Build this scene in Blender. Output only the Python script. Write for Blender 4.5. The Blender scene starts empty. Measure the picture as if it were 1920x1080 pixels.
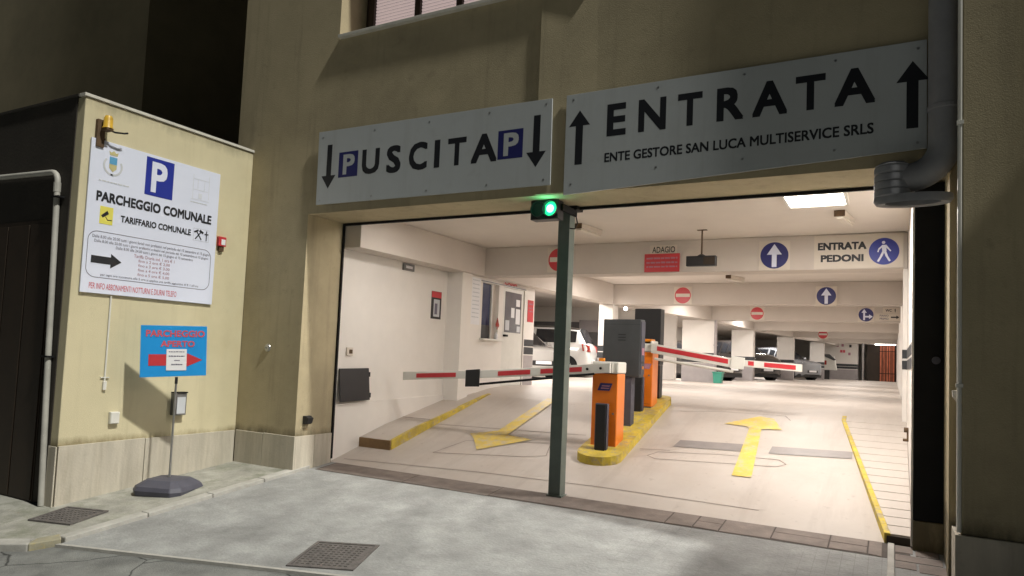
import bpy, bmesh, math, random
from mathutils import Vector, Matrix
random.seed(7)
R = math.radians
S = bpy.context.scene
COL = S.collection

# ------------------------------------------------------------------ camera
cam_d = bpy.data.cameras.new("camera"); cam = bpy.data.objects.new("camera", cam_d); COL.objects.link(cam)
yaw, pitch, roll = .5014, .0611, .0424
fw = Vector((-math.sin(yaw)*math.cos(pitch), math.cos(yaw)*math.cos(pitch), math.sin(pitch)))
rt = Vector((math.cos(yaw), math.sin(yaw), 0)); up = rt.cross(fw)
rt, up = rt*math.cos(roll)+up*math.sin(roll), up*math.cos(roll)-rt*math.sin(roll)
cam.matrix_world = Matrix(((rt.x, up.x, -fw.x, 3.4323), (rt.y, up.y, -fw.y, -7.5497), (rt.z, up.z, -fw.z, 1.6), (0, 0, 0, 1)))
cam_d.sensor_width = 36; cam_d.lens = 1308.94/1920*36; cam_d.shift_y = 46.69/1920
cam_d.clip_start = .05; cam_d.clip_end = 600
S.camera = cam
S.render.resolution_x = 1024; S.render.resolution_y = 576
# ------------------------------------------------------------------ night sky, street light, exposure
LDIR = Vector((-1, .145, -1.38)).normalized()
W = bpy.data.worlds.new("World"); S.world = W; W.use_nodes = True
nt = W.node_tree; sky = nt.nodes.new("ShaderNodeTexSky"); sky.sky_type = 'NISHITA'; sky.sun_disc = False
sky.sun_elevation = math.asin(-LDIR.z); sky.sun_rotation = math.atan2(-LDIR.x, -LDIR.y)
nt.links.new(sky.outputs[0], nt.nodes["Background"].inputs[0]); nt.nodes["Background"].inputs[1].default_value = .0026
sun_d = bpy.data.lights.new("sun", 'SUN'); sun = bpy.data.objects.new("sun", sun_d); COL.objects.link(sun)
sun.rotation_euler = LDIR.to_track_quat('-Z', 'Y').to_euler(); sun.location = (6, -3, 12)
sun_d.energy = 3.5; sun_d.angle = R(2.4); sun_d.color = (1, .98, .90)
S.view_settings.view_transform = 'Standard'; S.view_settings.look = 'None'; S.view_settings.exposure = 0; S.view_settings.gamma = 1
LAMP_W = 96      # watts of one garage ceiling lamp
LAMP_C = (1, .935, .875)

# ------------------------------------------------------------------ materials
MATS = {}
def mat(name, col, rough=.6, var=.12, scale=3., bump=0., bscale=80., metal=0., stretch=(1, 1, 1), stain=0., scol=(.1, .09, .06), sscale=.8, coat=0., emit=None, spec=.5):
    m = bpy.data.materials.new(name); m.use_nodes = True; n = m.node_tree; L = n.links
    b = n.nodes["Principled BSDF"]; b.inputs["Roughness"].default_value = rough; b.inputs["Metallic"].default_value = metal
    b.inputs["Specular IOR Level"].default_value = spec
    if coat: b.inputs["Coat Weight"].default_value = coat; b.inputs["Coat Roughness"].default_value = .1
    tc = n.nodes.new("ShaderNodeTexCoord"); mp = n.nodes.new("ShaderNodeMapping"); L.new(tc.outputs["Object"], mp.inputs[0])
    mp.inputs["Scale"].default_value = stretch
    nz = n.nodes.new("ShaderNodeTexNoise"); nz.inputs["Scale"].default_value = scale; nz.inputs["Detail"].default_value = 7; nz.inputs["Roughness"].default_value = .62
    L.new(mp.outputs[0], nz.inputs[0])
    rp = n.nodes.new("ShaderNodeValToRGB"); L.new(nz.outputs[0], rp.inputs[0])
    rp.color_ramp.elements[0].position = .3; rp.color_ramp.elements[1].position = .7
    rp.color_ramp.elements[0].color = (*[c*(1-var) for c in col], 1); rp.color_ramp.elements[1].color = (*[min(1, c*(1+var)) for c in col], 1)
    out = rp.outputs[0]
    if stain:
        n2 = n.nodes.new("ShaderNodeTexNoise"); n2.inputs["Scale"].default_value = sscale; n2.inputs["Detail"].default_value = 9; n2.inputs["Roughness"].default_value = .7
        L.new(mp.outputs[0], n2.inputs[0])
        r2 = n.nodes.new("ShaderNodeValToRGB"); L.new(n2.outputs[0], r2.inputs[0])
        r2.color_ramp.elements[0].position = .48; r2.color_ramp.elements[1].position = .72
        r2.color_ramp.elements[0].color = (0, 0, 0, 1); r2.color_ramp.elements[1].color = (stain, stain, stain, 1)
        mx = n.nodes.new("ShaderNodeMix"); mx.data_type = 'RGBA'
        L.new(r2.outputs[0], mx.inputs[0]); L.new(out, mx.inputs[6]); mx.inputs[7].default_value = (*scol, 1); out = mx.outputs[2]
    L.new(out, b.inputs["Base Color"])
    if bump:
        n3 = n.nodes.new("ShaderNodeTexNoise"); n3.inputs["Scale"].default_value = bscale; n3.inputs["Detail"].default_value = 4
        L.new(tc.outputs["Object"], n3.inputs[0])
        bp = n.nodes.new("ShaderNodeBump"); bp.inputs["Strength"].default_value = bump; bp.inputs["Distance"].default_value = .01
        L.new(n3.outputs[0], bp.inputs["Height"]); L.new(bp.outputs[0], b.inputs["Normal"])
    if emit:
        b.inputs["Emission Color"].default_value = (*emit[0], 1); b.inputs["Emission Strength"].default_value = emit[1]
    MATS[name] = m; return m
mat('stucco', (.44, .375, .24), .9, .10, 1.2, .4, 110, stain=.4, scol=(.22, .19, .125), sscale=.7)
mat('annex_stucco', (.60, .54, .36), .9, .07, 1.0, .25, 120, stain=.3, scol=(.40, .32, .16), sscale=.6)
mat('travertine', (.50, .46, .38), .7, .16, 1.6, .2, 40, stretch=(3.5, 3.5, .5), stain=.45, scol=(.24, .20, .14), sscale=1.5)
mat('coping', (.58, .56, .50), .7, .12, 6)
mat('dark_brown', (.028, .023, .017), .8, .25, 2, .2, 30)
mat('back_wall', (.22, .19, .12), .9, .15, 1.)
mat('sign_white', (.50, .53, .54), .4, .03, .8, stain=.15, scol=(.4, .4, .38), sscale=2)
mat('board_white', (.72, .76, .90), .35, .02, 2)
mat('black_print', (.012, .013, .018), .5, .05)
mat('grey_print', (.16, .15, .20), .6, .05)
mat('pale_print', (.55, .57, .60), .6, .05)
mat('faint_print', (.66, .69, .76), .6, .03)
mat('red_print', (.62, .10, .13), .5, .08)
mat('rose_print', (.42, .20, .26), .6, .05)
mat('blue_print', (.02, .035, .30), .4, .05)
mat('sign_blue', (.022, .024, .14), .4, .08)
mat('sky_print', (.10, .33, .55), .5, .05)
mat('gold_print', (.50, .45, .22), .5, .1)
mat('yellow_print', (.72, .66, .12), .5, .05)
mat('cyan_panel', (.02, .30, .72), .3, .06, 3)
mat('red_panel', (.55, .045, .055), .35, .06)
mat('plate_cream', (.66, .60, .52), .5, .04)
mat('white_paper', (.80, .80, .82), .7, .02)
mat('green_steel', (.14, .172, .152), .45, .15, 4, spec=.4)
mat('black_steel', (.010, .010, .011), .6, .2, 4, spec=.2)
mat('black_plastic', (.018, .018, .02), .45, .1, 5)
mat('grey_plastic', (.075, .075, .10), .6, .12, 6, .1, 120)
mat('anthracite', (.055, .06, .064), .5, .1, 5, .1, 200)
mat('grey_duct', (.26, .26, .275), .55, .12, 5)
mat('rubber', (.24, .245, .265), .7, .12, 9)
mat('pipe_white', (.42, .41, .37), .5, .15, 5)
mat('white_plastic', (.70, .69, .64), .45, .05, 5)
mat('orange_paint', (.80, .20, .012), .35, .06, 4, coat=.3)
mat('amber', (.75, .25, .02), .3, .1)
mat('lamp_amber', (.62, .38, .04), .4, .3, 14)
mat('rust', (.10, .06, .03), .8, .3, 12)
mat('steel', (.45, .45, .45), .35, .1, 8, metal=.9)
mat('dull_steel', (.22, .22, .22), .5, .2, 8, metal=.6)
mat('kerb_yellow', (.58, .44, .05), .7, .25, 7, .2, 60, stain=.75, scol=(.36, .27, .10), sscale=3)
mat('kerb_worn', (.30, .28, .20), .85, .2, 6, .3, 60, stain=.8, scol=(.48, .36, .06), sscale=5)
mat('kerb_end', (.30, .19, .09), .75, .15, 5)
mat('floor_yellow', (.70, .52, .08), .5, .14, 5, stain=.4, scol=(.58, .46, .25), sscale=3)
mat('floor_grey', (.26, .235, .225), .5, .1, 6)
mat('mortar', (.075, .062, .055), .9, .2, 8)
mat('joint_dark', (.27, .225, .195), .8, .2, 8)
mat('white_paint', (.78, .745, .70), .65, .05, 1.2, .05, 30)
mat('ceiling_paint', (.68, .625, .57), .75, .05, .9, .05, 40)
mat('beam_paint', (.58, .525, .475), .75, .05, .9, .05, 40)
mat('band_dark', (.035, .038, .042), .55, .1, 5)
mat('column_grey', (.36, .33, .33), .55, .08, 4)
mat('brown_frame', (.035, .022, .014), .6, .1)
mat('kerb_stone', (.40, .39, .36), .85, .16, 6, .3, 60, stain=.4, scol=(.22, .21, .18), sscale=4)
mat('pavement', (.31, .305, .27), .9, .3, 3.5, .4, 60, stain=.75, scol=(.13, .145, .09), sscale=2.6)
mat('iron', (.11, .10, .095), .7, .3, 14, .5, 90)
mat('slab_stone', (.20, .165, .145), .8, .22, 5, .35, 50, stain=.4, scol=(.13, .10, .085), sscale=3)
mat('tyre', (.012, .012, .013), .8, .1, 10)
mat('car_white', (.72, .72, .71), .25, .02, 2, coat=1.)
mat('car_silver', (.50, .49, .47), .28, .02, 2, metal=.3, coat=1.)
mat('car_dark', (.02, .018, .018), .22, .05, 2, coat=1.)
mat('car_grey', (.30, .32, .35), .25, .03, 2, metal=.4, coat=1.)
mat('glass_dark', (.012, .014, .018), .08, .05, 1, spec=.8)
mat('glass_blue', (.035, .045, .105), .12, .2, 2, spec=.8)
mat('glass_door', (.15, .15, .17), .12, .15, 3, spec=.8)
mat('lens_clear', (.6, .6, .6), .1, .05)
mat('lens_red', (.35, .04, .03), .15, .1)
mat('green_bin', (.05, .30, .22), .5, .08)
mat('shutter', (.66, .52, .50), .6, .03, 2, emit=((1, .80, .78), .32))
mat('lamp_on', (1, 1, 1), .5, 0, 1, emit=((1, .93, .85), 9))
mat('bulb_on', (1, 1, 1), .5, 0, 1, emit=((1, .98, .95), 25))
mat('green_on', (.05, .5, .25), .3, 0, 1, emit=((.02, 1, .33), 1.1))
mat('green_core', (.5, 1, .7), .3, 0, 1, emit=((.42, 1, .66), 2.6))
mat('glowing_curtain', (.50, .15, .08), .7, .45, 3, stretch=(3, 3, .7), emit=((1, .30, .15), .10))  # faint red emission added to cloth that is no lamp
mat('wood_dark', (.03, .018, .009), .6, .2, 4)
mat('far_panel', (.13, .125, .125), .7, .1, 3)

def mould(m, z0, z1, col, amount):
    n = m.node_tree; L = n.links; b = n.nodes["Principled BSDF"]; tc = n.nodes.new("ShaderNodeTexCoord")
    sp = n.nodes.new("ShaderNodeSeparateXYZ"); L.new(tc.outputs["Object"], sp.inputs[0])
    mr = n.nodes.new("ShaderNodeMapRange"); mr.inputs[1].default_value = z0; mr.inputs[2].default_value = z1; mr.inputs[3].default_value = 1; mr.inputs[4].default_value = 0; L.new(sp.outputs[2], mr.inputs[0])
    mp = n.nodes.new("ShaderNodeMapping"); mp.inputs["Scale"].default_value = (1, 1, .35); L.new(tc.outputs["Object"], mp.inputs[0])
    nz = n.nodes.new("ShaderNodeTexNoise"); nz.inputs["Scale"].default_value = 5; nz.inputs["Detail"].default_value = 8; nz.inputs["Roughness"].default_value = .7; L.new(mp.outputs[0], nz.inputs[0])
    ad = n.nodes.new("ShaderNodeMath"); ad.operation = 'MULTIPLY'; L.new(mr.outputs[0], ad.inputs[0]); L.new(nz.outputs[0], ad.inputs[1])
    rp = n.nodes.new("ShaderNodeValToRGB"); rp.color_ramp.elements[0].position = .25; rp.color_ramp.elements[1].position = .55; rp.color_ramp.elements[1].color = (amount, amount, amount, 1); L.new(ad.outputs[0], rp.inputs[0])
    mx = n.nodes.new("ShaderNodeMix"); mx.data_type = 'RGBA'; src = b.inputs["Base Color"].links[0].from_socket
    L.new(rp.outputs[0], mx.inputs[0]); L.new(src, mx.inputs[6]); mx.inputs[7].default_value = (*col, 1); L.new(mx.outputs[2], b.inputs["Base Color"])
mould(MATS['stucco'], .40, .62, (.10, .085, .05), .8); mould(MATS['annex_stucco'], .39, .56, (.20, .16, .08), .8); mould(MATS['annex_stucco'], 4.36, 4.05, (.22, .20, .13), .6)
def streaks(m, am, col):
    n = m.node_tree; L = n.links; b = n.nodes["Principled BSDF"]; tc = n.nodes.new("ShaderNodeTexCoord"); src = b.inputs["Base Color"].links[0].from_socket
    for sc, sz, lo, hi, a in (((4.5, 4.5, .3), 1.3, .53, .75, am), ((1, 1, 1), 4.5, .60, .68, am*.6)):
        mp = n.nodes.new("ShaderNodeMapping"); mp.inputs["Scale"].default_value = sc; L.new(tc.outputs["Object"], mp.inputs[0])
        nz = n.nodes.new("ShaderNodeTexNoise"); nz.inputs["Scale"].default_value = sz; nz.inputs["Detail"].default_value = 9; nz.inputs["Roughness"].default_value = .7; L.new(mp.outputs[0], nz.inputs[0])
        rp = n.nodes.new("ShaderNodeValToRGB"); rp.color_ramp.elements[0].position = lo; rp.color_ramp.elements[1].position = hi; rp.color_ramp.elements[1].color = (a, a, a, 1); L.new(nz.outputs[0], rp.inputs[0])
        mx = n.nodes.new("ShaderNodeMix"); mx.data_type = 'RGBA'; L.new(rp.outputs[0], mx.inputs[0]); L.new(src, mx.inputs[6]); mx.inputs[7].default_value = (*col, 1); src = mx.outputs[2]
    L.new(src, b.inputs["Base Color"])
streaks(MATS['stucco'], .45, (.22, .19, .13)); streaks(MATS['annex_stucco'], .28, (.36, .31, .19)); streaks(MATS['sign_white'], .3, (.36, .37, .36)); streaks(MATS['travertine'], .4, (.26, .23, .18)); streaks(MATS['pavement'], .5, (.14, .15, .10))
def floor_material():                     # polished, slightly worn garage floor
    m = mat('garage_floor', (.50, .45, .405), .45, .07, 1.1, .03, 30, stain=.35, scol=(.43, .34, .28), sscale=.8)
    n = m.node_tree; b = n.nodes["Principled BSDF"]
    nz = n.nodes.new("ShaderNodeTexNoise"); nz.inputs["Scale"].default_value = 1.7; nz.inputs["Detail"].default_value = 6
    mr = n.nodes.new("ShaderNodeMapRange"); mr.inputs[3].default_value = .44; mr.inputs[4].default_value = .66
    tc = n.nodes.new("ShaderNodeTexCoord"); n.links.new(tc.outputs["Object"], nz.inputs[0]); n.links.new(nz.outputs[0], mr.inputs[0]); n.links.new(mr.outputs[0], b.inputs["Roughness"])
floor_material()
def tracks(m):
    n = m.node_tree; L = n.links; b = n.nodes["Principled BSDF"]; tc = n.nodes.new("ShaderNodeTexCoord"); src = b.inputs["Base Color"].links[0].from_socket
    for sc, sz, lo, hi, am, col in (((2.6, .22, 1), 1.6, .52, .72, .34, (.32, .27, .235)), ((1, 1, 1), 9., .62, .74, .45, (.24, .20, .175))):
        mp = n.nodes.new("ShaderNodeMapping"); mp.inputs["Scale"].default_value = sc; L.new(tc.outputs["Object"], mp.inputs[0])
        nz = n.nodes.new("ShaderNodeTexNoise"); nz.inputs["Scale"].default_value = sz; nz.inputs["Detail"].default_value = 8; nz.inputs["Roughness"].default_value = .65; L.new(mp.outputs[0], nz.inputs[0])
        rp = n.nodes.new("ShaderNodeValToRGB"); rp.color_ramp.elements[0].position = lo; rp.color_ramp.elements[1].position = hi; rp.color_ramp.elements[1].color = (am, am, am, 1); L.new(nz.outputs[0], rp.inputs[0])
        mx = n.nodes.new("ShaderNodeMix"); mx.data_type = 'RGBA'; L.new(rp.outputs[0], mx.inputs[0]); L.new(src, mx.inputs[6]); mx.inputs[7].default_value = (*col, 1); src = mx.outputs[2]
    L.new(src, b.inputs["Base Color"])
tracks(MATS['garage_floor'])
def worn(m, col, lo=.50, hi=.60, sc=11, am=.85):          # paint chipped through to what is under it
    n = m.node_tree; L = n.links; b = n.nodes["Principled BSDF"]; tc = n.nodes.new("ShaderNodeTexCoord"); src = b.inputs["Base Color"].links[0].from_socket
    nz = n.nodes.new("ShaderNodeTexNoise"); nz.inputs["Scale"].default_value = sc; nz.inputs["Detail"].default_value = 9; nz.inputs["Roughness"].default_value = .72; L.new(tc.outputs["Object"], nz.inputs[0])
    rp = n.nodes.new("ShaderNodeValToRGB"); rp.color_ramp.elements[0].position = lo; rp.color_ramp.elements[1].position = hi; rp.color_ramp.elements[1].color = (am, am, am, 1); L.new(nz.outputs[0], rp.inputs[0])
    mx = n.nodes.new("ShaderNodeMix"); mx.data_type = 'RGBA'; L.new(rp.outputs[0], mx.inputs[0]); L.new(src, mx.inputs[6]); mx.inputs[7].default_value = (*col, 1); L.new(mx.outputs[2], b.inputs["Base Color"])
worn(MATS['floor_yellow'], (.52, .45, .36), .47, .62, 8, .75); worn(MATS['kerb_yellow'], (.36, .30, .21), .50, .62, 9, .8)
def concrete_material():                  # worn driveway concrete with an imprinted grid that shows in places
    m = mat('driveway', (.285, .29, .283), .9, .30, 2.0, 0, stain=.6, scol=(.17, .17, .168), sscale=2.4)
    n = m.node_tree; L = n.links; b = n.nodes["Principled BSDF"]; tc = n.nodes.new("ShaderNodeTexCoord")
    br = n.nodes.new("ShaderNodeTexBrick"); br.inputs["Scale"].default_value = 1; br.offset = 0
    br.inputs["Brick Width"].default_value = .105; br.inputs["Row Height"].default_value = .105; br.inputs["Mortar Size"].default_value = .0026; br.inputs["Mortar Smooth"].default_value = .6
    br.inputs["Color1"].default_value = (1, 1, 1, 1); br.inputs["Color2"].default_value = (.9, .9, .9, 1); br.inputs["Mortar"].default_value = (0, 0, 0, 1)
    L.new(tc.outputs["Object"], br.inputs[0])
    nz = n.nodes.new("ShaderNodeTexNoise"); nz.inputs["Scale"].default_value = 35; nz.inputs["Detail"].default_value = 6; L.new(tc.outputs["Object"], nz.inputs[0])
    n2 = n.nodes.new("ShaderNodeTexNoise"); n2.inputs["Scale"].default_value = .9; n2.inputs["Detail"].default_value = 5; L.new(tc.outputs["Object"], n2.inputs[0])
    r2 = n.nodes.new("ShaderNodeValToRGB"); r2.color_ramp.elements[0].position = .45; r2.color_ramp.elements[1].position = .62; L.new(n2.outputs[0], r2.inputs[0])
    # the grid only where the top coat has worn
    inv = n.nodes.new("ShaderNodeMath"); inv.operation = 'SUBTRACT'; inv.inputs[0].default_value = 1; L.new(br.outputs["Color"], inv.inputs[1])
    g = n.nodes.new("ShaderNodeMath"); g.operation = 'MULTIPLY'; L.new(inv.outputs[0], g.inputs[0]); L.new(r2.outputs[0], g.inputs[1])
    sx = n.nodes.new("ShaderNodeSeparateXYZ"); L.new(tc.outputs["Object"], sx.inputs[0]); mr = n.nodes.new("ShaderNodeMapRange"); mr.inputs[1].default_value = -.6; mr.inputs[2].default_value = 1.4; L.new(sx.outputs[0], mr.inputs[0])
    g2 = n.nodes.new("ShaderNodeMath"); g2.operation = 'MULTIPLY'; L.new(g.outputs[0], g2.inputs[0]); L.new(mr.outputs[0], g2.inputs[1]); g = g2
    h = n.nodes.new("ShaderNodeMath"); h.operation = 'MULTIPLY_ADD'; h.inputs[1].default_value = -.8; L.new(g.outputs[0], h.inputs[0]); L.new(nz.outputs[0], h.inputs[2])
    bp = n.nodes.new("ShaderNodeBump"); bp.inputs["Strength"].default_value = .5; bp.inputs["Distance"].default_value = .012
    L.new(h.outputs[0], bp.inputs["Height"]); L.new(bp.outputs[0], b.inputs["Normal"])
    mx = n.nodes.new("ShaderNodeMix"); mx.data_type = 'RGBA'; src = b.inputs["Base Color"].links[0].from_socket
    gm = n.nodes.new("ShaderNodeMath"); gm.operation = 'MULTIPLY'; gm.inputs[1].default_value = .45; L.new(g.outputs[0], gm.inputs[0])
    L.new(gm.outputs[0], mx.inputs[0]); L.new(src, mx.inputs[6]); mx.inputs[7].default_value = (.15, .14, .13, 1); L.new(mx.outputs[2], b.inputs["Base Color"])
concrete_material()
worn(MATS['driveway'], (.19, .19, .185), .50, .72, 55, .55); worn(MATS['driveway'], (.42, .42, .41), .58, .72, 22, .5)
def asphalt_material():
    m = mat('asphalt', (.19, .195, .185), .92, .3, 2.6, .6, 90, stain=.6, scol=(.08, .08, .08), sscale=1.8)
    n = m.node_tree; L = n.links; b = n.nodes["Principled BSDF"]; tc = n.nodes.new("ShaderNodeTexCoord")
    nz = n.nodes.new("ShaderNodeTexNoise"); nz.inputs["Scale"].default_value = 1.4; nz.inputs["Detail"].default_value = 5; L.new(tc.outputs["Object"], nz.inputs[0])
    mp = n.nodes.new("ShaderNodeMix"); mp.data_type = 'RGBA'; mp.inputs[0].default_value = .25; L.new(tc.outputs["Object"], mp.inputs[6]); L.new(nz.outputs["Color"], mp.inputs[7])
    vo = n.nodes.new("ShaderNodeTexVoronoi"); vo.feature = 'DISTANCE_TO_EDGE'; vo.inputs["Scale"].default_value = 1.3; L.new(mp.outputs[2], vo.inputs[0])
    rp = n.nodes.new("ShaderNodeValToRGB"); rp.color_ramp.elements[0].position = 0; rp.color_ramp.elements[1].position = .012
    rp.color_ramp.elements[0].color = (.12, .12, .12, 1); L.new(vo.outputs["Distance"], rp.inputs[0])
    mx = n.nodes.new("ShaderNodeMix"); mx.data_type = 'RGBA'; mx.blend_type = 'MULTIPLY'; mx.inputs[0].default_value = 1
    src = b.inputs["Base Color"].links[0].from_socket; L.new(src, mx.inputs[6]); L.new(rp.outputs[0], mx.inputs[7]); L.new(mx.outputs[2], b.inputs["Base Color"])
asphalt_material()
worn(MATS['asphalt'], (.30, .30, .29), .55, .72, 60, .6); worn(MATS['pavement'], (.40, .39, .35), .56, .7, 40, .5); worn(MATS['iron'], (.20, .18, .16), .55, .7, 30, .5)

# ------------------------------------------------------------------ mesh helpers
class MB:
    def __init__(s): s.v = []; s.f = []; s.M = None
    def add(s, vs, fs):
        o = len(s.v); s.v += [tuple(s.M @ Vector(p)) if s.M else tuple(p) for p in vs]; s.f += [tuple(i+o for i in f) for f in fs]; return s
    def box(s, x0, x1, y0, y1, z0, z1):
        return s.add([(x0, y0, z0), (x1, y0, z0), (x1, y1, z0), (x0, y1, z0), (x0, y0, z1), (x1, y0, z1), (x1, y1, z1), (x0, y1, z1)],
                     [(0, 3, 2, 1), (4, 5, 6, 7), (0, 1, 5, 4), (1, 2, 6, 5), (2, 3, 7, 6), (3, 0, 4, 7)])
    def hexa(s, lo, hi):              # 4 lower corners, 4 upper corners, same winding
        return s.add(list(lo)+list(hi), [(0, 3, 2, 1), (4, 5, 6, 7), (0, 1, 5, 4), (1, 2, 6, 5), (2, 3, 7, 6), (3, 0, 4, 7)])
    def prism(s, pts, fn, d0, d1):    # 2-D polygon; fn(u, v, d) -> xyz
        n = len(pts); vs = [fn(u, v, d0) for u, v in pts]+[fn(u, v, d1) for u, v in pts]
        return s.add(vs, [tuple(range(n)), tuple(range(2*n-1, n-1, -1))]+[(i, i+n, (i+1) % n+n, (i+1) % n) for i in range(n)])
    def cyl(s, a, b, r, n=16, r2=None, cap=True):
        a, b = Vector(a), Vector(b); d = (b-a).normalized(); q = d.to_track_quat('Z', 'Y'); r2 = r if r2 is None else r2
        vs = [a+q @ Vector((r*math.cos(t), r*math.sin(t), 0)) for t in [2*math.pi*i/n for i in range(n)]]
        vs += [b+q @ Vector((r2*math.cos(t), r2*math.sin(t), 0)) for t in [2*math.pi*i/n for i in range(n)]]
        fs = [(i, (i+1) % n, (i+1) % n+n, i+n) for i in range(n)]
        if cap: fs += [tuple(range(n-1, -1, -1)), tuple(range(n, 2*n))]
        return s.add(vs, fs)
    def tube(s, path, r, n=12, cap=True):
        P = [Vector(p) for p in path]; rs = r if isinstance(r, (list, tuple)) else [r]*len(P); vs = []; fs = []; ref = None
        for i, p in enumerate(P):
            d = (P[min(i+1, len(P)-1)]-P[max(i-1, 0)]).normalized()
            if ref is None: ref = d.orthogonal().normalized()
            ref = (ref-d*ref.dot(d)).normalized(); b = d.cross(ref)
            for k in range(n):
                t = 2*math.pi*k/n; vs.append(p+(ref*math.cos(t)+b*math.sin(t))*rs[i])
        for i in range(len(P)-1):
            for k in range(n): fs.append((i*n+k, i*n+(k+1) % n, (i+1)*n+(k+1) % n, (i+1)*n+k))
        if cap: fs += [tuple(range(n-1, -1, -1)), tuple(range((len(P)-1)*n, len(P)*n))]
        return s.add(vs, fs)
    def lathe(s, prof, c, axis='z', n=24):
        vs = []; fs = []; c = Vector(c); m = len(prof)
        for k in range(n):
            t = 2*math.pi*k/n
            for r, h in prof:
                p = {'z': (r*math.cos(t), r*math.sin(t), h), 'y': (r*math.cos(t), h, r*math.sin(t)), 'x': (h, r*math.cos(t), r*math.sin(t))}[axis]; vs.append(c+Vector(p))
        for k in range(n):
            for i in range(m-1): fs.append((k*m+i, ((k+1) % n)*m+i, ((k+1) % n)*m+i+1, k*m+i+1))
        return s.add(vs, fs)
    def build(s, name, material, parent=None, bevel=0, smooth=False, kind=None):
        me = bpy.data.meshes.new(name); me.from_pydata(s.v, [], s.f)
        bm = bmesh.new(); bm.from_mesh(me); bmesh.ops.recalc_face_normals(bm, faces=bm.faces); bm.to_mesh(me); bm.free()
        return link(name, me, material, parent, bevel, smooth, kind)
def link(name, me, material, parent=None, bevel=0, smooth=False, kind=None):
    if material and not me.materials: me.materials.append(MATS[material])
    if smooth:
        me.shade_smooth()
        try: me.set_sharp_from_angle(angle=R(35))
        except Exception: pass
    o = bpy.data.objects.new(name, me); COL.objects.link(o)
    if parent: o.parent = parent
    if bevel:
        b = o.modifiers.new("bevel", 'BEVEL'); b.width = bevel; b.segments = 2; b.limit_method = 'ANGLE'; b.angle_limit = R(40)
    if kind: o["kind"] = kind
    return o
def thing(name, label, cat, loc=(0, 0, 0), rz=0, group=None):
    o = bpy.data.objects.new(name, None); COL.objects.link(o); o.location = loc; o.rotation_euler = (0, 0, rz); o.empty_display_size = .1
    o["label"] = label; o["category"] = cat
    if group: o["group"] = group
    return o
def tag(o, label, cat, group=None):
    o["label"] = label; o["category"] = cat
    if group: o["group"] = group
    return o
def struct(o): o["kind"] = "structure"; return o
def B(name, material, dims, parent=None, bevel=0): return MB().box(*dims).build(name, material, parent, bevel)
# planes that signs lie on: (u, v, depth) -> xyz
def on_y(y): return lambda u, v, d: (u, y-d, v)            # faces -Y, u = X, v = Z
def on_x(x): return lambda u, v, d: (x+d, u, v)            # faces +X, u = Y, v = Z
def glyphs(s, bold=.02, space=1.0):
    c = bpy.data.curves.new("t", 'FONT'); c.body = s; c.offset = bold; c.space_character = space; c.resolution_u = 3; c.fill_mode = 'FRONT'
    o = bpy.data.objects.new("t", c); COL.objects.link(o)
    dg = bpy.context.evaluated_depsgraph_get(); me = bpy.data.meshes.new_from_object(o.evaluated_get(dg))
    v = [(p.co.x, p.co.y) for p in me.vertices]; f = [tuple(p.vertices) for p in me.polygons]
    bpy.data.objects.remove(o); bpy.data.curves.remove(c); bpy.data.meshes.remove(me)
    return v, f
def write(name, items, fn, material, parent, depth=.0012, bold=.02, space=1.0):
    """items: (text, u0, u1, v0, v1[, v0 at the right end]); each line is fitted to its box. Letters of one word set singly share one object."""
    words = all(len(it[0]) == 1 and it[0] != '~' for it in items); groups = [items] if words else [[it] for it in items]
    for grp in groups:
        mb = MB()
        for it in grp:
            if it[0] == '~':                       # lines that the photograph leaves illegible: only the grey of the words
                rg = random.Random(int(it[1]*977+it[3]*5113)); u = it[1]
                while u < it[2]-.004:
                    e = min(it[2], u+(it[2]-it[1])*rg.uniform(.06, .22)); mb.prism([(u, it[3]+(it[4]-it[3])*.15), (e, it[3]+(it[4]-it[3])*.15), (e, it[4]-(it[4]-it[3])*rg.uniform(.1, .3)), (u, it[4]-(it[4]-it[3])*rg.uniform(0, .25))], fn, .0002, depth); u = e+(it[2]-it[1])*.025
                continue
            v, f = glyphs(it[0], 0, space); b = bold if bold > .007 else 0
            st = [(0, 0)]+([(-b, -b), (b, -b), (-b, b), (b, b), (-b, 0), (b, 0), (0, b), (0, -b)] if b else [])
            xs = [p[0] for p in v]; ys = [p[1] for p in v]
            ax, bx, ay, by = min(xs)-b, max(xs)+b, min(ys)-b, max(ys)+b; u0, u1, v0, v1 = it[1:5]; dv = (it[5]-v0) if len(it) > 5 else 0
            for k, (ox, oy) in enumerate(st):
                vs = []
                for x, y in v:
                    a = (x+ox-ax)/(bx-ax or 1); vs.append(fn(u0+(u1-u0)*a, v0+dv*a+(v1-v0)*(y+oy-ay)/(by-ay or 1), depth+.00004*k))
                mb.add(vs, f)
        me = bpy.data.meshes.new(name); me.from_pydata(mb.v, [], mb.f); o = link(name, me, material, parent)
        if it[4]-it[3] < .06: o["kind"] = "stuff"          # print too small to pick apart
    return o
def poly(name, pts, fn, material, parent, d0=.0001, d1=.0005): return MB().prism(pts, fn, d0, d1).build(name, material, parent)
def disc(cu, cv, r, n=32, a0=0, a1=360): return [(cu+r*math.cos(R(a0+(a1-a0)*i/n)), cv+r*math.sin(R(a0+(a1-a0)*i/n))) for i in range(n+(0 if a1-a0 == 360 else 1))]
def rrect(u0, u1, v0, v1, r, n=5):
    p = []
    for cu, cv, a in ((u1-r, v1-r, 0), (u0+r, v1-r, 90), (u0+r, v0+r, 180), (u1-r, v0+r, 270)):
        p += [(cu+r*math.cos(R(a+90*i/n)), cv+r*math.sin(R(a+90*i/n))) for i in range(n+1)]
    return p
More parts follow.
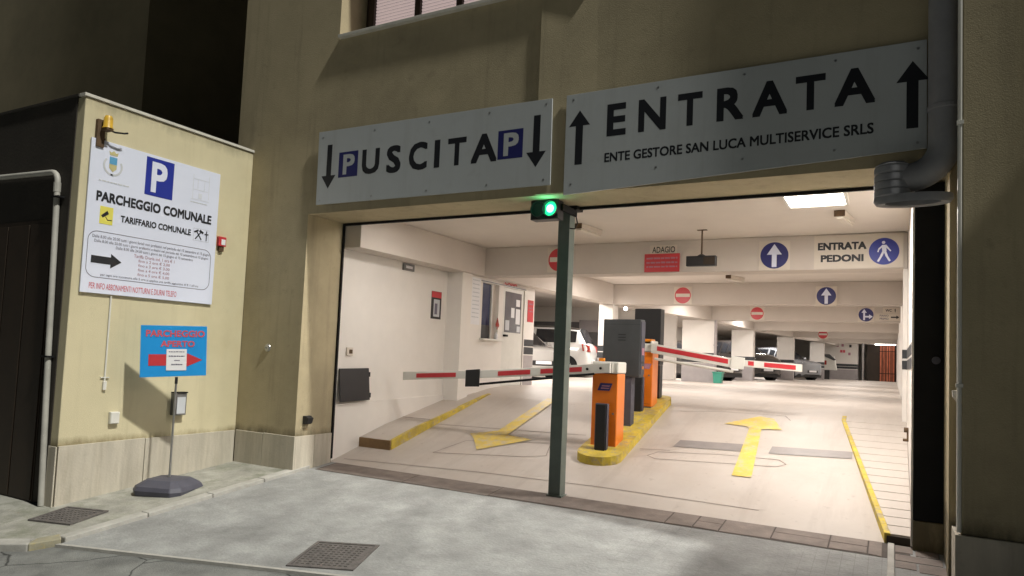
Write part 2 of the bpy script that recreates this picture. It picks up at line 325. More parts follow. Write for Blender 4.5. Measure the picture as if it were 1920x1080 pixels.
def arrow_up(cu, v0, v1, w, hw, hl): return [(cu-w/2, v0), (cu+w/2, v0), (cu+w/2, v1-hl), (cu+hw/2, v1-hl), (cu, v1), (cu-hw/2, v1-hl), (cu-w/2, v1-hl)]
def arrow_down(cu, v0, v1, w, hw, hl): return [(cu-w/2, v1), (cu-w/2, v0+hl), (cu-hw/2, v0+hl), (cu, v0), (cu+hw/2, v0+hl), (cu+w/2, v0+hl), (cu+w/2, v1)]
def arrow_right(u0, u1, cv, w, hw, hl): return [(u0, cv-w/2), (u1-hl, cv-w/2), (u1-hl, cv-hw/2), (u1, cv), (u1-hl, cv+hw/2), (u1-hl, cv+w/2), (u0, cv+w/2)]
def gridwall(xs, zs, hole, y0, y1):     # one closed mesh with rectangular openings
    mb = MB(); nx, nz = len(xs)-1, len(zs)-1
    fl = lambda i, j: 0 <= i < nx and 0 <= j < nz and not hole(i, j)
    for i in range(nx):
        for j in range(nz):
            if not fl(i, j): continue
            a, b, c, d = xs[i], xs[i+1], zs[j], zs[j+1]
            mb.add([(a, y0, c), (b, y0, c), (b, y0, d), (a, y0, d)], [(0, 1, 2, 3)]); mb.add([(a, y1, c), (b, y1, c), (b, y1, d), (a, y1, d)], [(3, 2, 1, 0)])
            if not fl(i-1, j): mb.add([(a, y0, c), (a, y0, d), (a, y1, d), (a, y1, c)], [(0, 1, 2, 3)])
            if not fl(i+1, j): mb.add([(b, y0, c), (b, y0, d), (b, y1, d), (b, y1, c)], [(3, 2, 1, 0)])
            if not fl(i, j-1): mb.add([(a, y0, c), (b, y0, c), (b, y1, c), (a, y1, c)], [(3, 2, 1, 0)])
            if not fl(i, j+1): mb.add([(a, y0, d), (b, y0, d), (b, y1, d), (a, y1, d)], [(0, 1, 2, 3)])
    return mb
def copy_tree(o, parent=None):
    c = o.copy(); COL.objects.link(c); c.parent = parent
    for ch in list(o.children): copy_tree(ch, c)
    return c

# ================================================================== GROUND
FZ = 1.0                                   # level of the parking floor inside; the entrance lane climbs to it
def fz(y):
    if y <= 0: return 0.
    if y < 3.3: return .262*y
    if y < 4.7: t = (y-3.3)/1.4; return .8646+(FZ-.8646)*(1-(1-t)**2)
    return FZ
def edge_y(x): return -3.66+.238*(x+3.6)   # slanting line where the driveway meets the street
def sheet(name, xs, ys, zf, material):
    mb = MB(); vs = [(x, y, zf(x, y)) for y in ys for x in xs]; n = len(xs)
    return mb.add(vs, [(j*n+i, j*n+i+1, (j+1)*n+i+1, (j+1)*n+i) for j in range(len(ys)-1) for i in range(n-1)]).build(name, material)
struct(sheet('street', [-150, -60, -20, -10, -7, -5, -4, -3, -2, -1, 0, 1, 2, 3, 4, 6, 10, 20, 60, 150], [-200, -80, -30, -15, -9, -6, -4.5, -4, -3.5, -3, -2.5, -2, -1.5],
             lambda x, y: max(.1*y, -.45)-.022, 'asphalt'))
mb = MB(); xs = [-3.5+i*.25 for i in range(34)]
for i in range(len(xs)-1):
    for k in range(12):
        q = []
        for x, t in ((xs[i], k/12), (xs[i+1], k/12), (xs[i+1], (k+1)/12), (xs[i], (k+1)/12)):
            y = min(edge_y(x), -1.6)*(1-t); q.append((x, y, .1*y))
        mb.add(q, [(0, 1, 2, 3)])
struct(mb.build('driveway', 'driveway'))
mb = MB()                                   # pale line of the gutter between driveway and street
for i in range(len(xs)-1):
    x0, x1 = xs[i], xs[i+1]; a, b = min(edge_y(x0), -1.6), min(edge_y(x1), -1.6)
    mb.hexa([(x0, a-.045, .1*a-.03), (x1, b-.045, .1*b-.03), (x1, b, .1*b-.03), (x0, a, .1*a-.03)], [(x0, a-.045, .1*a+.004), (x1, b-.045, .1*b+.004), (x1, b, .1*b+.004), (x0, a, .1*a+.004)])
struct(mb.build('gutter_line', 'kerb_stone'))
zs_ = lambda y: .040+.1*y
pts = [(-4.66, -.70), (-3.62, -.70), (-3.62, -3.62), (-3.72, -3.78), (-4.05, -3.94), (-5.2, -4.1), (-9, -4.45), (-20, -5.2), (-20, -3.0), (-4.66, -3.0)]
mb = MB(); n = len(pts); mb.add([(x, y, zs_(y)) for x, y in pts]+[(x, y, zs_(y)-.14) for x, y in pts], [tuple(range(n))]+[(i, i+n, (i+1) % n+n, (i+1) % n) for i in range(n)])
pavement = struct(mb.build('pavement', 'pavement'))
def kerb_piece(a, b, w, name='kerb_stone', m='kerb_stone', top=.006, par=None):
    a, b = Vector(a), Vector(b); d = (b-a).normalized(); nr = Vector((-d.y, d.x)); g = d*.006
    a += g; b -= g; q = [a, b, b+nr*w, a+nr*w]
    return MB().hexa([(p.x, p.y, zs_(p.y)-.13) for p in q], [(p.x, p.y, zs_(p.y)+top) for p in q]).build(name, m, par, .01)
ky = [-.42, -1.2, -1.95, -2.75, -3.6]
for i in range(4): kerb_piece((-3.62, ky[i+1]), (-3.62, ky[i]), -.13, par=pavement)
cp = [(-3.50, -3.62), (-3.62, -3.86), (-4.0, -4.06), (-5.2, -4.24), (-6.6, -4.38), (-8.2, -4.52)]
for i in range(5): kerb_piece(cp[i], cp[i+1], -.16, m='kerb_worn' if i == 0 else 'kerb_stone', par=pavement)
def cover(cx, cy, w, d, ang, zf, label):
    t = thing('manhole_cover', label, 'manhole cover', (cx, cy, zf(cy)), R(ang))
    ti = math.atan(.1); rot = Matrix.Rotation(R(ang), 3, 'Z')
    def P(u, v, h): p = rot @ Vector((u, v, 0)); return (u, v, zf(cy+p.y)-zf(cy)+h)
    def slab(u0, u1, v0, v1, h0, h1): return MB().hexa([P(u0, v0, h0), P(u1, v0, h0), P(u1, v1, h0), P(u0, v1, h0)], [P(u0, v0, h1), P(u1, v0, h1), P(u1, v1, h1), P(u0, v1, h1)])
    f = MB()
    for a in ((-w/2, w/2, -d/2, -d/2+.03), (-w/2, w/2, d/2-.03, d/2), (-w/2, -w/2+.03, -d/2+.03, d/2-.03), (w/2-.03, w/2, -d/2+.03, d/2-.03)):
        q = slab(*a, -.05, .012); f.v += []; o = len(f.v); f.v += q.v; f.f += [tuple(i+o for i in k) for k in q.f]
    f.build('frame', 'iron', t)
    slab(-w/2+.036, w/2-.036, -d/2+.036, d/2-.036, -.05, .008).build('lid', 'iron', t)
    st = MB(); nu = int((w-.1)/.05)
    for i in range(nu):
        for j in range(int((d-.1)/.05)):
            u = -w/2+.05+.05*i; v = -d/2+.05+.05*j; q = slab(u+.008, u+.036, v+.012, v+.030, .006, .013); o = len(st.v); st.v += q.v; st.f += [tuple(a+o for a in k) for k in q.f]
    o = st.build('tread_studs', 'iron', t); o["kind"] = "stuff"
cover(-.97, -2.65, .62, .60, 18, lambda y: .1*y, 'square iron manhole cover in the driveway near the street edge')
cover(-4.15, -3.20, .56, .46, 12, lambda y: .046+.1*y, 'dark iron cover in the pavement at the annex corner')
# stone slabs laid along the right half of the threshold
def slab_piece(pts, h, name='paving_slab'):
    q = pts; return MB().prism(q, lambda u, v, d: (u, v, .1*v+d), -.03, h).build(name, 'slab_stone', sl_root, .004)
sl_root = struct(MB().hexa([(-3.40, -.42, -.08), (3.58, -.42, -.08), (3.58, -.005, -.08), (-3.40, -.005, -.08)], [(-3.40, -.42, -.0405), (3.58, -.42, -.0405), (3.58, -.005, .001), (-3.40, -.005, .001)]).build('threshold_strip', 'mortar'))
x = -3.38; k = 0
rs = random.Random(3)
while x < 3.3:
    w = rs.uniform(1.2, 2.1) if x < .9 else rs.uniform(.24, .52); x2 = min(x+w, 3.36)
    ym = -.20+rs.uniform(-.04, .04)
    if x > .9 and rs.random() < .65:
        slab_piece([(x+.006, ym+.005), (x2-.006, ym+.005+rs.uniform(-.01, .01)), (x2-.006, -.012), (x+.006, -.012)], .004+rs.uniform(0, .003))
        slab_piece([(x+.006, -.40+rs.uniform(-.02, .02)), (x2-.006, -.40+rs.uniform(-.02, .02)), (x2-.006, ym-.007), (x+.006, ym-.007)], .004+rs.uniform(0, .003))
    else:
        slab_piece([(x+.006, -.40+rs.uniform(-.02, .02)), (x2-.006, -.40+rs.uniform(-.02, .02)), (x2-.006, -.012), (x+.006, -.012)], .004+rs.uniform(0, .003))
    x = x2
for (a, b, c, d) in ((3.46, 3.60, -.22, -.03), (3.62, 3.80, -.26, -.03), (3.46, 3.82, -.44, -.28), (3.46, 3.62, -.62, -.46), (3.64, 3.84, -.66, -.46)): slab_piece([(a, c), (b, c), (b, d), (a, d)], .005)
tag(MB().hexa([(3.40, -1.3, -.17), (3.455, -1.3, -.17), (3.455, -.02, -.04), (3.40, -.02, -.04)], [(3.40, -1.3, -.115), (3.455, -1.3, -.115), (3.455, -.02, .014), (3.40, -.02, .014)]).build('edge_strip', 'kerb_stone', None, .006),
    'narrow pale stone strip running out from the right side of the entrance', 'kerb strip')

# ================================================================== GARAGE SHELL
mb = MB(); ys = [0, .5, 1, 1.5, 2, 2.5, 3, 3.3]+[3.3+.1*i for i in range(1, 15)]+[5.2]
vs = [(x, y, fz(y)) for y in ys for x in (-3.62, -1, 1, 3.62)]
mb.add(vs, [(j*4+i, j*4+i+1, j*4+i+5, j*4+i+4) for j in range(len(ys)-1) for i in range(3)])
mb.add([(-3.62, 5.2, FZ), (3.62, 5.2, FZ), (3.62, 46, FZ), (-16, 46, FZ), (-16, 5.2, FZ)], [(0, 1, 2, 3, 4)])
mb.add([(-3.62, -.004, -.004), (3.62, -.004, -.004), (3.62, 0, 0), (-3.62, 0, 0)], [(0, 1, 2, 3)])
floor = struct(mb.build('garage_floor', 'garage_floor'))
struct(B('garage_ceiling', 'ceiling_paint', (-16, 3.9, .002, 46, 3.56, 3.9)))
struct(B('garage_right_wall', 'white_paint', (3.60, 3.9, .002, 46, -.3, 3.558)))
struct(B('garage_left_wall', 'white_paint', (-3.9, -3.57, .002, 5.2, -.3, 3.558)))
ledge = struct(MB().prism([(.004, -.2), (3.05, -.2), (3.05, .865), (.004, .80)], lambda u, v, d: (-3.57+d, u, v), .001, .03).build('wall_ledge', 'white_paint'))
struct(B('garage_far_left_wall', 'white_paint', (-16.3, -16, 5, 46, .8, 3.558)))
struct(B('garage_side_partition', 'white_paint', (-16, -3.902, 4.9, 5.198, .8, 3.558)))
struct(B('garage_back_wall', 'white_paint', (-16.3, 3.9, 46, 46.3, .8, 3.558)))
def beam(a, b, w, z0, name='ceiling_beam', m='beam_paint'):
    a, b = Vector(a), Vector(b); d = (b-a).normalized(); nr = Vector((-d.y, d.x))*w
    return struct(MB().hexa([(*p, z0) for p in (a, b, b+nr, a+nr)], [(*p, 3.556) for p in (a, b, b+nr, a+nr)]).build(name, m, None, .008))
XLB = [(-3.22, .004), (-3.17, 3.36)]
LN = [(-3.17, 3.80), (-2.93, 9.5), (-1.80, 15.65), (-1.50, 21.8), (-.72, 27.9), (.10, 34.0), (.5, 40)]
beam((-3.20, .004), (-3.17, 3.398), .36, 3.04)                                   # along the left wall
beam((-3.56, 3.40), (3.596, 3.50), .40, 3.04)
beam((-3.3, 9.52), (3.596, 9.57), .40, 3.04)
for i, y in enumerate((15.68, 21.8, 27.9, 34.0)): beam((LN[i+2][0]-.1, y), (3.596, y), .40, 3.04)
for i in range(len(LN)-1):
    a = Vector(LN[i]); b = Vector(LN[i+1]); b = a+(b-a)*((b-a).length-.02)/(b-a).length
    beam(a+Vector((0, .402 if i else .02)), b, .34, 3.038)
# pilaster at the start of the booth, and the columns of the left row
def column(x0, x1, y0, y1, label, m='white_paint', band=True):
    t = thing('column', label, 'column', ((x0+x1)/2, (y0+y1)/2, FZ), 0, 'painted columns along the left side of the lane')
    a, b = (x1-x0)/2, (y1-y0)/2
    B('shaft', m, (-a, a, -b, b, .62, 2.036), t, .01); B('grey_base', 'column_grey', (-a, a, -b, b, -.1, .618), t, .01)
    for z0, z1 in ((.64, .79), (.815, .96)): B('dark_band', 'band_dark', (-a-.004, a+.004, -b-.004, b+.004, z0, z1), t)
    return t
cols = [(-3.34, -2.95, 9.53, 9.93, 'white column behind the nearer grey ticket machine, beside the white car'), (-2.78, -1.72, 15.70, 16.1, 'widest white column with a pipe and green bin at its foot'),
        (-2.38, -1.52, 21.82, 22.2, 'white column just past the green bin'), (-1.47, -.72, 27.92, 28.3, 'white column between the dark off-road car and the silver car'),
        (-.60, .12, 34.02, 34.4, 'farthest white column, next to the payment machine')]
for c in cols: column(*c)
struct(B('garage_pilaster', 'white_paint', (-3.568, -3.25, 2.78, 3.10, .3, 3.038)))

# annex building, facade and everything mounted outside
bld = thing('parking_building', 'ochre stucco building with a wide garage opening and lit shutters above', 'building')
H = 3.39; YF = -.706
gridwall([-5.0, -3.52, -3.14, -.12, 3.84, 3.9], [-.6, H, 5.74, 7.7, 14], lambda i, j: (j == 0 and i in (1, 2, 3)) or (j == 2 and i == 2), YF, 0).build('wall', 'stucco', bld, .006)
B('right_pillar', 'stucco', (3.902, 12, -1.06, 0, -.6, 14), bld, .01)
B('unseen_shade_bay', 'stucco', (6.0, 12, -1.33, -1.062, -.6, 14), bld, .01)  # unseen bay added so its shadow darkens the right pillar front
B('unseen_shade_block', 'stucco', (6.0, 12, -2.7, -1.332, 3.6, 5.6), bld, .01)  # unseen block added to shade the right side of the driveway
B('upper_block', 'stucco', (-5.0, 12, .004, 46, 3.91, 26), bld)  # unseen upper storeys, raised above the facade to keep sun off the recess
MB().prism([(-.083, YF), (.60, YF), (.566, YF-.002), (-.083, YF-.03)], lambda u, v, d: (u, v, d), H+.005, 13.9).build('pilaster', 'stucco', bld)  # front tapered to catch more sun, so the shape lightens this band
B('window_sill', 'coping', (-3.12, .58, YF-.06, YF+.25, 5.742, 5.785), bld, .005)  # right end carried unseen past the window to lengthen the shadow below
win = B('window_frame', 'brown_frame', (-3.138, -.122, -.20, -.16, 5.785, 7.69), bld)
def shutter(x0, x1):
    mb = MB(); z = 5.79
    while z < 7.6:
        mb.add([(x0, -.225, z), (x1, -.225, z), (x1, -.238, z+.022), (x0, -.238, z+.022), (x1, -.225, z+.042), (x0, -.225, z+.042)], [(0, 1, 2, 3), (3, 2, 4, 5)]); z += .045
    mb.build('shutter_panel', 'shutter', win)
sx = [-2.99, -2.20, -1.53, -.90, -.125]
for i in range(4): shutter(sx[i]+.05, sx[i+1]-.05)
for x in sx[:-1]: B('mullion', 'brown_frame', (x-.045, x+.045, -.27, -.20, 5.787, 7.68), win)
# travertine plinth slabs of the facade (front, jamb, right pillar)
plinth = lambda *d: B('plinth_slab', 'travertine', d, bld, .004)
plinth(-4.632, -4.10, YF-.025, YF, -.6, .405); plinth(-4.094, -3.498, YF-.025, YF, -.6, .41)
plinth(-3.52, -3.498, YF+.001, -.36, -.6, .408); plinth(-3.52, -3.498, -.355, -.03, -.6, .408)
plinth(3.86, 4.7, -1.09, -1.06, -.6, .37); plinth(4.705, 5.6, -1.09, -1.06, -.6, .37); plinth(3.86, 3.902, -1.058, YF-.002, -.6, .37)
# steel frame of the gate
gf = thing('gate_frame', 'thin dark steel frame lining the garage opening', 'gate frame')
B('top_rail', 'black_steel', (-3.515, 3.59, -.03, .0, 3.355, 3.388), gf); B('side_rail', 'black_steel', (-3.515, -3.49, -.03, 0, .05, 3.354), gf)
t = thing('folded_gate', 'tall black steel gate leaf folded back at the right of the opening', 'gate')
B('leaf', 'black_steel', (3.60, 3.838, -.09, -.002, .26, H-.02), t, .004); B('kick_plate', 'stucco', (3.60, 3.838, -.10, -.002, -.1, .255), t, .004)
MB().cyl((3.775, -.09, 1.72), (3.775, -.115, 1.72), .035, 20).build('knob', 'grey_plastic', t, .005)
B('edge_strip', 'white_paint', (3.583, 3.598, -.085, -.002, .02, 3.35), t)
t = thing('centre_post', 'dark green square steel post standing in the middle of the opening', 'post', (0, 0, 0))
B('shaft', 'green_steel', (-.075, .075, -.10, .05, .012, 3.34), t, .006); B('base_plate', 'green_steel', (-.09, .10, -.115, .065, -.02, .014), t, .003)
B('top_plate', 'black_steel', (-.03, .17, -.12, .06, 3.34, 3.386), t, .003)

# annex ------------------------------------------------------------
XA, YA = -4.66, -3.09
an = thing('annex_building', 'low ochre annex with pale coping and travertine plinth left of the entrance', 'building')
B('wall', 'annex_stucco', (-14, XA, YA, YF-.003, -.6, 4.345), an, .008)
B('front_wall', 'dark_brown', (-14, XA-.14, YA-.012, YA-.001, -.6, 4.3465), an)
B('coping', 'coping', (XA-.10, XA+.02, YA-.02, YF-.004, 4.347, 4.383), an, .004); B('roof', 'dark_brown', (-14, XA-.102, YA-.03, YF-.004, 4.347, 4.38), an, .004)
yy = [YA-.004, -2.07, YF-.03]
for i in range(2):
    a, b = yy[i]+.004, yy[i+1]-.004
    MB().hexa([(XA, a, -.6), (XA+.025, a, -.6), (XA+.025, b, -.6), (XA, b, -.6)], [(XA, a, .388+.006*i), (XA+.025, a, .388+.006*i), (XA+.025, b, .40), (XA, b, .40)]).build('plinth_slab', 'travertine', an, .004)
B('plinth_slab', 'travertine', (XA-.13, XA+.02, YA-.03, YA-.014, -.6, .385), an, .004)
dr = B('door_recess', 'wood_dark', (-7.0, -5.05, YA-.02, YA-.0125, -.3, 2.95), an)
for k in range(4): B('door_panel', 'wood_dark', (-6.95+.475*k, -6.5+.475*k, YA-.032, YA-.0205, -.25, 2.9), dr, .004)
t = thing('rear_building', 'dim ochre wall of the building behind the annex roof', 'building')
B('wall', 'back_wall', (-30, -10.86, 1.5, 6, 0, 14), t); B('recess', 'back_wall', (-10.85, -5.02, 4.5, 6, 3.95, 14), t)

# ================================================================== SIGNS ON THE FACADE
def plate(name, corners, fn, m, par, th=.018):
    return MB().prism(corners, fn, 0, th).build(name, m, par, .002)
F1 = on_y(YF-.03); F1t = on_y(YF-.048)
t = thing('exit_sign', 'long grey-white exit sign lettered USCITA between two parking symbols', 'sign')
plate('panel', [(-3.345, 3.495), (.115, 3.487), (.102, 4.458), (-3.36, 4.483)], F1, 'sign_white', t)
for cu in (-3.15, -.075): poly('arrow', arrow_down(cu, 3.70, 4.29, .085, .245, .175), F1t, 'black_print', t)
for a in (-2.98, -.57):
    poly('parking_symbol', [(a, 3.83), (a+.325, 3.83), (a+.325, 4.165), (a, 4.165)], F1t, 'sign_blue', t, .0001, .0004)
    write('symbol_letter', [('P', a+.075, a+.27, 3.865, 4.13)], F1t, 'sign_white', t, .0008, .03)
write('lettering', [('U', -2.585, -2.30, 3.835, 4.16), ('S', -2.185, -1.96, 3.815, 4.165), ('C', -1.835, -1.56, 3.815, 4.165), ('I', -1.455, -1.375, 3.82, 4.16), ('T', -1.26, -1.0, 3.82, 4.155), ('A', -.93, -.58, 3.82, 4.16)], F1t, 'black_print', t, .0004, .030)
bolts = MB()
for u in (-3.28, -2.4, -1.55, -.7, .03):
    for v in (3.55, 4.40): bolts.M = None; bolts.cyl(F1t(u, v, 0), F1t(u, v, .0018), .012, 8)
bolts.build('screws', 'steel', t)["kind"] = "stuff"
t = thing('entrance_sign', 'long grey-white entrance sign lettered ENTRATA between two upward arrows', 'sign')
plate('panel', [(.278, 3.36), (3.67, 3.515), (3.665, 4.469), (.276, 4.462)], F1, 'sign_white', t)
poly('arrow', arrow_up(.44, 3.68, 4.275, .085, .245, .17), F1t, 'black_print', t); poly('arrow', arrow_up(3.56, 3.70, 4.295, .09, .25, .18), F1t, 'black_print', t)
write('lettering', [('E', .755, .965, 3.95, 4.295), ('N', 1.10, 1.39, 3.955, 4.295), ('T', 1.51, 1.755, 3.96, 4.295), ('R', 1.895, 2.15, 3.965, 4.295), ('A', 2.23, 2.545, 3.965, 4.30), ('T', 2.615, 2.87, 3.97, 4.30), ('A', 2.945, 3.275, 3.97, 4.305)], F1t, 'black_print', t, .0004, .030)
write('operator_lettering', [('ENTE GESTORE SAN LUCA MULTISERVICE SRLS', .74, 3.265, 3.675, 3.775, 3.69)], F1t, 'black_print', t, .0004, .024)
bolts = MB()
for u in (.36, 1.3, 2.15, 2.95, 3.6):
    for v in (3.47 if u < 1 else 3.57, 4.40): bolts.cyl(F1t(u, v, 0), F1t(u, v, .0018), .012, 8)
bolts.build('screws', 'steel', t)["kind"] = "stuff"

# traffic light
t = thing('traffic_light', 'black traffic light showing green at the head of the centre post', 'traffic light', (0, -.40, 3.28))
MB().box(-.25, .10, -.09, .06, -.115, .105).build('housing', 'black_plastic', t, .008)
MB().cyl((-.14, -.09, 0), (-.14, -.096, 0), .085, 28).build('red_lens', 'black_plastic', t)
MB().lathe([(.045, -.114), (.06, -.110), (.078, -.098), (.084, -.092)], (.01, 0, 0), 'y', 28).build('green_lens', 'green_on', t, 0, True); MB().lathe([(.001, -.118), (.03, -.117), (.0455, -.1135)], (.01, 0, 0), 'y', 28).build('lit_centre', 'green_core', t, 0, True)
for cu in (-.14, .01): MB().lathe([(.092, -.089), (.092, -.135), (.086, -.135), (.086, -.089)], (cu, 0, 0), 'y', 28).build('visor', 'black_plastic', t)
MB().box(.10, .13, -.02, .38, -.01, .07).build('bracket', 'black_steel', t, .004)
MB().tube([(.10, .28, .02), (.16, .28, -.02), (.18, .28, -.10), (.15, .28, -.17), (.09, .28, -.16)], .008, 8).build('cable', 'black_plastic', t, 0, True)
gl = bpy.data.lights.new("green_glow", 'POINT'); gl.energy = 2.2; gl.color = (.15, 1, .5); gl.shadow_soft_size = .06
go = bpy.data.objects.new("lamp_light", gl); COL.objects.link(go); go.parent = t; go.location = (.01, -.20, 0)

# ================================================================== PARKING BOARD ON THE ANNEX
t = thing('parking_board', 'large white municipal parking tariff board on the annex wall', 'sign')
G = on_x(XA+.012); Gt = on_x(XA+.032)
plate('panel', [(-3.005, 2.115), (-1.262, 2.115), (-1.262, 3.893), (-3.005, 3.893)], G, 'board_white', t, .02)
poly('parking_symbol', [(-2.33, 3.385), (-1.955, 3.385), (-1.955, 3.855), (-2.33, 3.855)], Gt, 'blue_print', t, .0005, .003)
write('symbol_letter', [('P', -2.255, -2.045, 3.43, 3.81)], Gt, 'board_white', t, .0055, .03)
write('title_lettering', [('PARCHEGGIO COMUNALE', -2.905, -1.36, 3.18, 3.30)], Gt, 'black_print', t, .003, .036)
write('subtitle_lettering', [('TARIFFARIO COMUNALE', -2.60, -1.655, 2.985, 3.065)], Gt, 'black_print', t, .003, .030)
poly('camera_notice', [(-2.85, 2.925), (-2.695, 2.925), (-2.695, 3.13), (-2.85, 3.13)], Gt, 'yellow_print', t, .0005, .003)
poly('camera_symbol', [(-2.835, 3.02), (-2.815, 2.995), (-2.745, 3.05), (-2.765, 3.085)], Gt, 'black_print', t, .003, .005)
poly('camera_arm', [(-2.785, 3.01), (-2.78, 3.015), (-2.755, 2.98), (-2.705, 2.985), (-2.705, 2.975), (-2.76, 2.97)], Gt, 'black_print', t, .003, .005)
# tools and cross symbols in a thin frame
fr = MB()
for a in ((-1.615, -1.38, 2.935, 2.938), (-1.615, -1.38, 3.095, 3.098), (-1.615, -1.612, 2.938, 3.095), (-1.383, -1.38, 2.938, 3.095)): fr.prism([(a[0], a[2]), (a[1], a[2]), (a[1], a[3]), (a[0], a[3])], Gt, .0005, .002)
fr.build('symbol_frame', 'pale_print', t)
def bar(p, q, w):
    p, q = Vector(p), Vector(q); d = (q-p).normalized(); nr = Vector((-d.y, d.x))*w/2; return [tuple(p-nr), tuple(q-nr), tuple(q+nr), tuple(p+nr)]
mb = MB()
for i, (p, q, w) in enumerate((((-1.585, 2.955), (-1.495, 3.065), .014), ((-1.495, 2.955), (-1.575, 3.065), .014), ((-1.525, 3.075), (-1.470, 3.045), .028), ((-1.605, 3.045), (-1.545, 3.075), .020), ((-1.42, 2.95), (-1.42, 3.08), .012), ((-1.448, 3.038), (-1.392, 3.038), .014))): mb.prism(bar(p, q, w), Gt, .0005+.0006*i, .003+.0006*i)
mb.build('tools_and_cross_symbols', 'black_print', t)
o1 = rrect(-2.965, -1.325, 2.295, 2.835, .11, 8); o2 = rrect(-2.958, -1.332, 2.302, 2.828, .105, 8); nn = len(o1)
mb = MB(); mb.add([Gt(u, v, .002) for u, v in o1]+[Gt(u, v, .002) for u, v in o2], [(i, (i+1) % nn, (i+1) % nn+nn, i+nn) for i in range(nn)]); mb.build('tariff_frame', 'grey_print', t)
poly('arrow', arrow_right(-2.91, -2.55, 2.505, .085, .17, .13), Gt, 'black_print', t, .0005, .003)
LN_ = [('Dalle 8.00 alle 20.00 tutti i giorni feriali non prefestivi nel periodo dal 15 settembre al 15 giugno', -2.915, -1.35, 2.745, 2.79), ('Dalle 8.00 alle 20.00 tutti i giorni prefestivi e festivi nel periodo dal 15 settembre al 15 giugno', -2.89, -1.37, 2.695, 2.737),
       ('Dalle 8.00 alle 24.00 tutti i giorni dal 15 giugno al 15 settembre', -2.63, -1.60, 2.645, 2.687), ("per ogni ora successiva alle 5 ore si applica una tariffa aggiuntiva di € 1 all'ora", -2.79, -1.49, 2.315, 2.352)]
write('hours_lettering', LN_, Gt, 'grey_print', t, .003, .004)
write('tariff_lettering', [('Tariffa Oraria ind. 1 ora € 1', -2.40, -1.86, 2.590, 2.632), ('fino a 2 ore € 2,00', -2.34, -1.92, 2.535, 2.575), ('fino a 3 ore € 3,00', -2.34, -1.92, 2.480, 2.520), ('fino a 4 ore € 4,00', -2.34, -1.92, 2.425, 2.465), ('fino a 5 ore € 5,00', -2.34, -1.92, 2.370, 2.410)], Gt, 'rose_print', t, .003, .004)
write('info_lettering', [('PER INFO ABBONAMENTI NOTTURNI E DIURNI TELEFO', -2.91, -1.80, 2.165, 2.235)], Gt, 'red_print', t, .003, .006)
write('caption_lettering', [('~', -2.89, -2.53, 3.415, 3.435)], Gt, 'pale_print', t, .003, .004)
# coat of arms: crown, shield, wreath
poly('crest_crown', [(-2.785, 3.745), (-2.695, 3.745), (-2.685, 3.79), (-2.71, 3.775), (-2.74, 3.80), (-2.77, 3.775), (-2.795, 3.79)], Gt, 'gold_print', t, .0005, .003)
poly('crest_shield_top', [(-2.785, 3.64), (-2.695, 3.64), (-2.695, 3.725), (-2.785, 3.725)], Gt, 'sky_print', t, .0005, .003)
poly('crest_shield_foot', [(-2.785, 3.638), (-2.783, 3.59), (-2.74, 3.55), (-2.697, 3.59), (-2.695, 3.638)], Gt, 'gold_print', t, .0005, .003)
mb = MB()
for s in (-1, 1):
    for k in range(7):
        a = R(-95+s*k*19); c = Vector((-2.74, 3.62))+Vector((math.cos(a), math.sin(a)))*.105; d = Vector((-math.sin(a), math.cos(a)))
        mb.prism(bar(c-d*.022, c+d*.022, .022), Gt, .0005+.0003*k, .002+.0003*k)
mb.build('crest_wreath', 'pale_print', t)
mb = MB()                                    # faint engraved tower at the right
for i, a in enumerate(((-1.67, -1.663, 3.47, 3.80), (-1.43, -1.423, 3.50, 3.82), (-1.67, -1.43, 3.74, 3.747), (-1.66, -1.44, 3.60, 3.606), (-1.60, -1.594, 3.61, 3.73), (-1.50, -1.494, 3.61, 3.73), (-1.69, -1.42, 3.47, 3.477), (-1.58, -1.53, 3.49, 3.56))): mb.prism([(a[0], a[2]), (a[1], a[2]), (a[1], a[3]), (a[0], a[3])], Gt, .0005+.0002*i, .0015+.0002*i)
mb.build('tower_drawing', 'faint_print', t)
write('tower_caption', [('~', -1.69, -1.44, 3.425, 3.440)], Gt, 'pale_print', t, .003, .004)

# ================================================================== SMALL THINGS ON THE ANNEX
t = thing('beacon_lamp', 'amber beacon lamp on a rusty bracket at the top corner of the annex', 'lamp', (XA, -2.87, 4.02))
B('bracket', 'rust', (0, .05, -.09, .00, -.22, .10), t, .004); B('arm', 'rust', (.05, .16, -.05, .03, -.03, .0), t, .004)
MB().lathe([(.001, .15), (.035, .145), (.048, .115), (.05, .02), (.06, .0), (.001, -.0)], (.11, -.01, .0), 'z', 20).build('dome', 'lamp_amber', t, 0, True)
MB().tube([(.11, 0, -.01), (.14, .06, -.03), (.16, .16, -.015), (.16, .20, .0)], .011, 8).build('spike', 'black_steel', t, 0, True)
MB().tube([(.02, .02, -.10), (.02, .02, -.18)], .006, 8).build('cable', 'black_plastic', t)
t = thing('alarm_box', 'small red fire alarm box beside the white parking board', 'alarm box', (XA, -1.17, 2.98))
B('case', 'red_panel', (0, .05, -.06, .06, -.06, .07), t, .005); B('label_plate', 'white_paper', (.0505, .053, -.02, .045, -.04, .035), t); B('lower_box', 'rust', (0, .035, -.035, .035, -.13, -.062), t, .004)
t = thing('wall_conduit', 'thin grey conduit running down the annex wall below the board', 'conduit', (XA, -2.63, 0))
MB().cyl((.012, 0, 1.10), (.012, 0, 2.10), .010, 8).build('tube', 'white_plastic', t); B('clip_box', 'white_plastic', (0, .03, -.02, .02, 1.0, 1.10), t, .004); B('clip', 'white_plastic', (0, .02, -.05, .05, 1.14, 1.15), t)
t = thing('junction_box', 'small white square junction box low on the annex wall', 'junction box', (XA, -2.49, .67))
